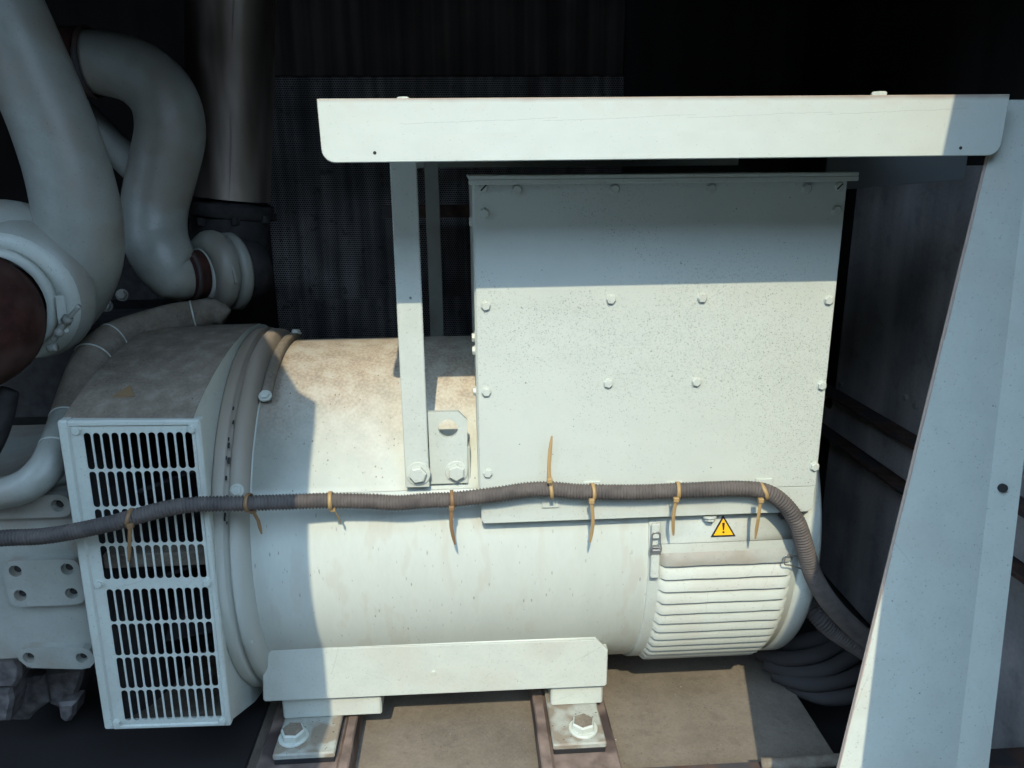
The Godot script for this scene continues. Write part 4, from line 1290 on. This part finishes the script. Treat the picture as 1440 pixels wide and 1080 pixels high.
func wiring() -> void:
	var path := [[-0.6363, 0.4248, 0.045, 0.0106], [-0.5851, 0.429, 0.044, 0.0106], [-0.5348, 0.4289, 0.042, 0.0107], [-0.4913, 0.4345, 0.041, 0.0107], [-0.4472, 0.443, 0.04, 0.0107], [-0.4122, 0.4514, 0.038, 0.0107], [-0.3771, 0.4588, 0.036, 0.0107], [-0.3428, 0.4611, 0.033, 0.0103], [-0.2915, 0.4579, 0.028, 0.0104], [-0.2411, 0.4526, 0.016, 0.0106], [-0.1877, 0.45, 0.01, 0.0107], [-0.1328, 0.4461, 0.008, 0.0108], [-0.0958, 0.4427, 0.008, 0.0108], [-0.0584, 0.4444, 0.008, 0.0108], [-0.0209, 0.445, 0.008, 0.0108], [0.0356, 0.4519, 0.012, 0.0108], [0.0732, 0.4568, 0.0125, 0.0108], [0.1063, 0.4567, 0.0125, 0.0108], [0.1395, 0.4524, 0.0125, 0.0109], [0.1776, 0.4501, 0.0125, 0.0109], [0.2256, 0.4483, 0.0125, 0.0109], [0.2737, 0.4487, 0.0125, 0.0109], [0.3221, 0.449, 0.0125, 0.011], [0.361, 0.4487, 0.0125, 0.011], [0.395, 0.444, 0.014, 0.0115], [0.4201, 0.4284, 0.016, 0.0115], [0.442, 0.3996, 0.017, 0.0121], [0.4582, 0.3589, 0.016, 0.0128], [0.4741, 0.3178, 0.012, 0.0129], [0.5006, 0.2748, 0.004, 0.0137], [0.5349, 0.2335, -0.008, 0.014], [0.5793, 0.1888, -0.022, 0.0144], [0.6553, 0.1208, -0.05, 0.015], [0.7362, 0.0411, -0.09, 0.0158]]
	var t := thing("conduit", "long dusty grey brown corrugated conduit tied across the front of the alternator", "conduit", Vector3(0.2, 0.43, 0.01))
	var st := start(true)
	tube(st, corrugated(path, 0.0042, 0.0018), 14)
	obj("corrugated_tube", st, M["dusty conduit"], t)
	t = thing("lower_conduit", "shorter dark corrugated conduit below the long one at the right", "conduit", Vector3(0.5, 0.2, -0.06))
	st = start(true)
	tube(st, corrugated([[0.5181, 0.2102, -0.12, 0.0148], [0.5258, 0.1998, -0.07, 0.0143], [0.549, 0.1796, -0.055, 0.0148], [0.5829, 0.1563, -0.05, 0.0148], [0.6386, 0.1146, -0.06, 0.0151], [0.7231, 0.0486, -0.09, 0.0157]], 0.0042, 0.0018), 14)
	obj("corrugated_tube", st, M["dusty conduit"], t)
	# black cables hanging in loops under the end cover
	var loops := [[[0.5105, 0.0521, -0.22, 0.014], [0.5441, 0.0702, -0.18, 0.0135], [0.5884, 0.0859, -0.17, 0.0134], [0.6469, 0.0872, -0.2, 0.0138]], [[0.5012, 0.0402, -0.2, 0.0138], [0.5308, 0.0552, -0.16, 0.0134], [0.5811, 0.0679, -0.15, 0.0133], [0.6448, 0.075, -0.18, 0.0136]], [[0.503, 0.034, -0.18, 0.0136], [0.5471, 0.0348, -0.15, 0.0133], [0.5972, 0.0463, -0.14, 0.0132], [0.6554, 0.0599, -0.16, 0.0134]], [[0.5193, 0.0175, -0.17, 0.0136], [0.5578, 0.0251, -0.13, 0.0132], [0.613, 0.0277, -0.13, 0.0132], [0.6908, 0.0269, -0.16, 0.0136]], [[0.5417, 0.0036, -0.16, 0.0135], [0.5797, 0.0063, -0.12, 0.0132], [0.6351, 0.006, -0.12, 0.0132], [0.72, -0.0034, -0.16, 0.0137]]]
	var where := ["topmost thick black cable looping below the louvred end cover", "second thick black cable from the top below the louvred end cover", "middle thick black cable of the five below the louvred end cover", "fourth thick black cable from the top below the louvred end cover", "lowest thick black cable looping nearest the floor"]
	for i in loops.size():
		var c := thing("power_cable", where[i], "cable", Vector3(0.5, 0.03, -0.15), "black power cables below the end cover")
		st = start(true)
		tube(st, spline(loops[i], 0.01), 14)
		obj("sheath", st, M["cable sheath"], c)
	# cable ties: [index into path span by pixel centre, tail]
	var group := "yellowed cable ties round the conduit"
	var ties := [
		[Vector3(-0.4269, 0.4485, 0.039), [Vector3(-0.4219, 0.4434, 0.053), Vector3(-0.4242, 0.4236, 0.052), Vector3(-0.4318, 0.3934, 0.05)], "brown nylon", "brown cable tie hanging before the slotted grille", 0.25],
		[Vector3(-0.2829, 0.4581, 0.027), [Vector3(-0.2796, 0.4448, 0.024), Vector3(-0.2748, 0.4297, 0.02), Vector3(-0.2742, 0.4085, 0.016)], "brown nylon", "shaded cable tie beside the adaptor ring, its thin tail curving right", -0.02],
		[Vector3(-0.1831, 0.4498, 0.01), [Vector3(-0.1806, 0.439, 0.013), Vector3(-0.1767, 0.4264, 0.008), Vector3(-0.1743, 0.4122, 0)], "yellowed nylon", "short tailed cable tie at the edge of the shadow on the barrel", 0.0],
		[Vector3(-0.0246, 0.4452, 0.008), [Vector3(-0.0256, 0.4379, 0.021), Vector3(-0.0255, 0.4119, 0.02), Vector3(-0.0226, 0.3829, 0.016)], "brown nylon", "brown cable tie hanging below the lifting bracket", -0.05],
		[Vector3(0.1063, 0.4557, 0.0125), [Vector3(0.1028, 0.4746, 0.026), Vector3(0.1039, 0.4994, 0.024), Vector3(0.106, 0.534, 0.02)], "yellowed nylon", "cable tie whose tail points straight up across the terminal box", -0.1],
		[Vector3(0.1614, 0.4506, 0.0125), [Vector3(0.1584, 0.4435, 0.026), Vector3(0.1603, 0.4118, 0.024), Vector3(0.1586, 0.3807, 0.02)], "yellowed nylon", "long tailed cable tie below the middle of the terminal box", 0.0],
		[Vector3(0.2766, 0.4486, 0.0125), [Vector3(0.2714, 0.4414, 0.026), Vector3(0.2713, 0.4148, 0.024), Vector3(0.2724, 0.3856, 0.018)], "yellowed nylon", "cable tie hanging between the latch and the warning sticker", 0.0],
		[Vector3(0.3931, 0.444, 0.014), [Vector3(0.3858, 0.4366, 0.027), Vector3(0.3854, 0.4093, 0.026), Vector3(0.3857, 0.3763, 0.019)], "yellowed nylon", "cable tie at the bend right of the warning sticker", -0.35],
	]
	for e in ties:
		var c: Vector3 = e[0]
		var tt := thing("cable_tie", e[3], "cable tie", c, group)
		st = start(true)
		var fr := along(c, Vector3(1, -e[4], 0)) * Transform3D(Basis(Vector3.UP, rng.randf_range(-0.12, 0.12)), Vector3.ZERO)
		lathe(st, [[-0.0024, 0.0110], [-0.0024, 0.0124], [0.0024, 0.0124], [0.0024, 0.0110], [-0.0024, 0.0110]], fr, 28)
		obj("strap", st, M[e[2]], tt)
		st = start()
		var tail: Array = e[1]
		var up := 1.0 if tail[2].y > tail[0].y else -1.0
		var hd: Vector3 = tail[0]
		box(st, hd + Vector3(-0.0036, -0.0032, -0.0034), hd + Vector3(0.0036, 0.0032, 0.0024), 0.0007)
		obj("head", st, M[e[2]], tt)
		st = start()
		var li := []
		# flat strap: full width almost to the cut tip, with a slight curl of its own
		var curl := rng.randf_range(-0.004, 0.004)
		for k in 9:
			var f := k / 8.0
			var p: Vector3 = tail[0].lerp(tail[1], f * 2.0) if f < 0.5 else tail[1].lerp(tail[2], f * 2.0 - 1.0)
			p.x += curl * sin(f * PI) * 0.6
			li.append([p.x, p.y, p.z, 0.0024 if k < 7 else [0.0019, 0.0011][k - 7]])
		tube(st, spline(li, 0.006), 8, true, Vector2(0.34, 1.0))
		obj("tail", st, M[e[2]], tt)
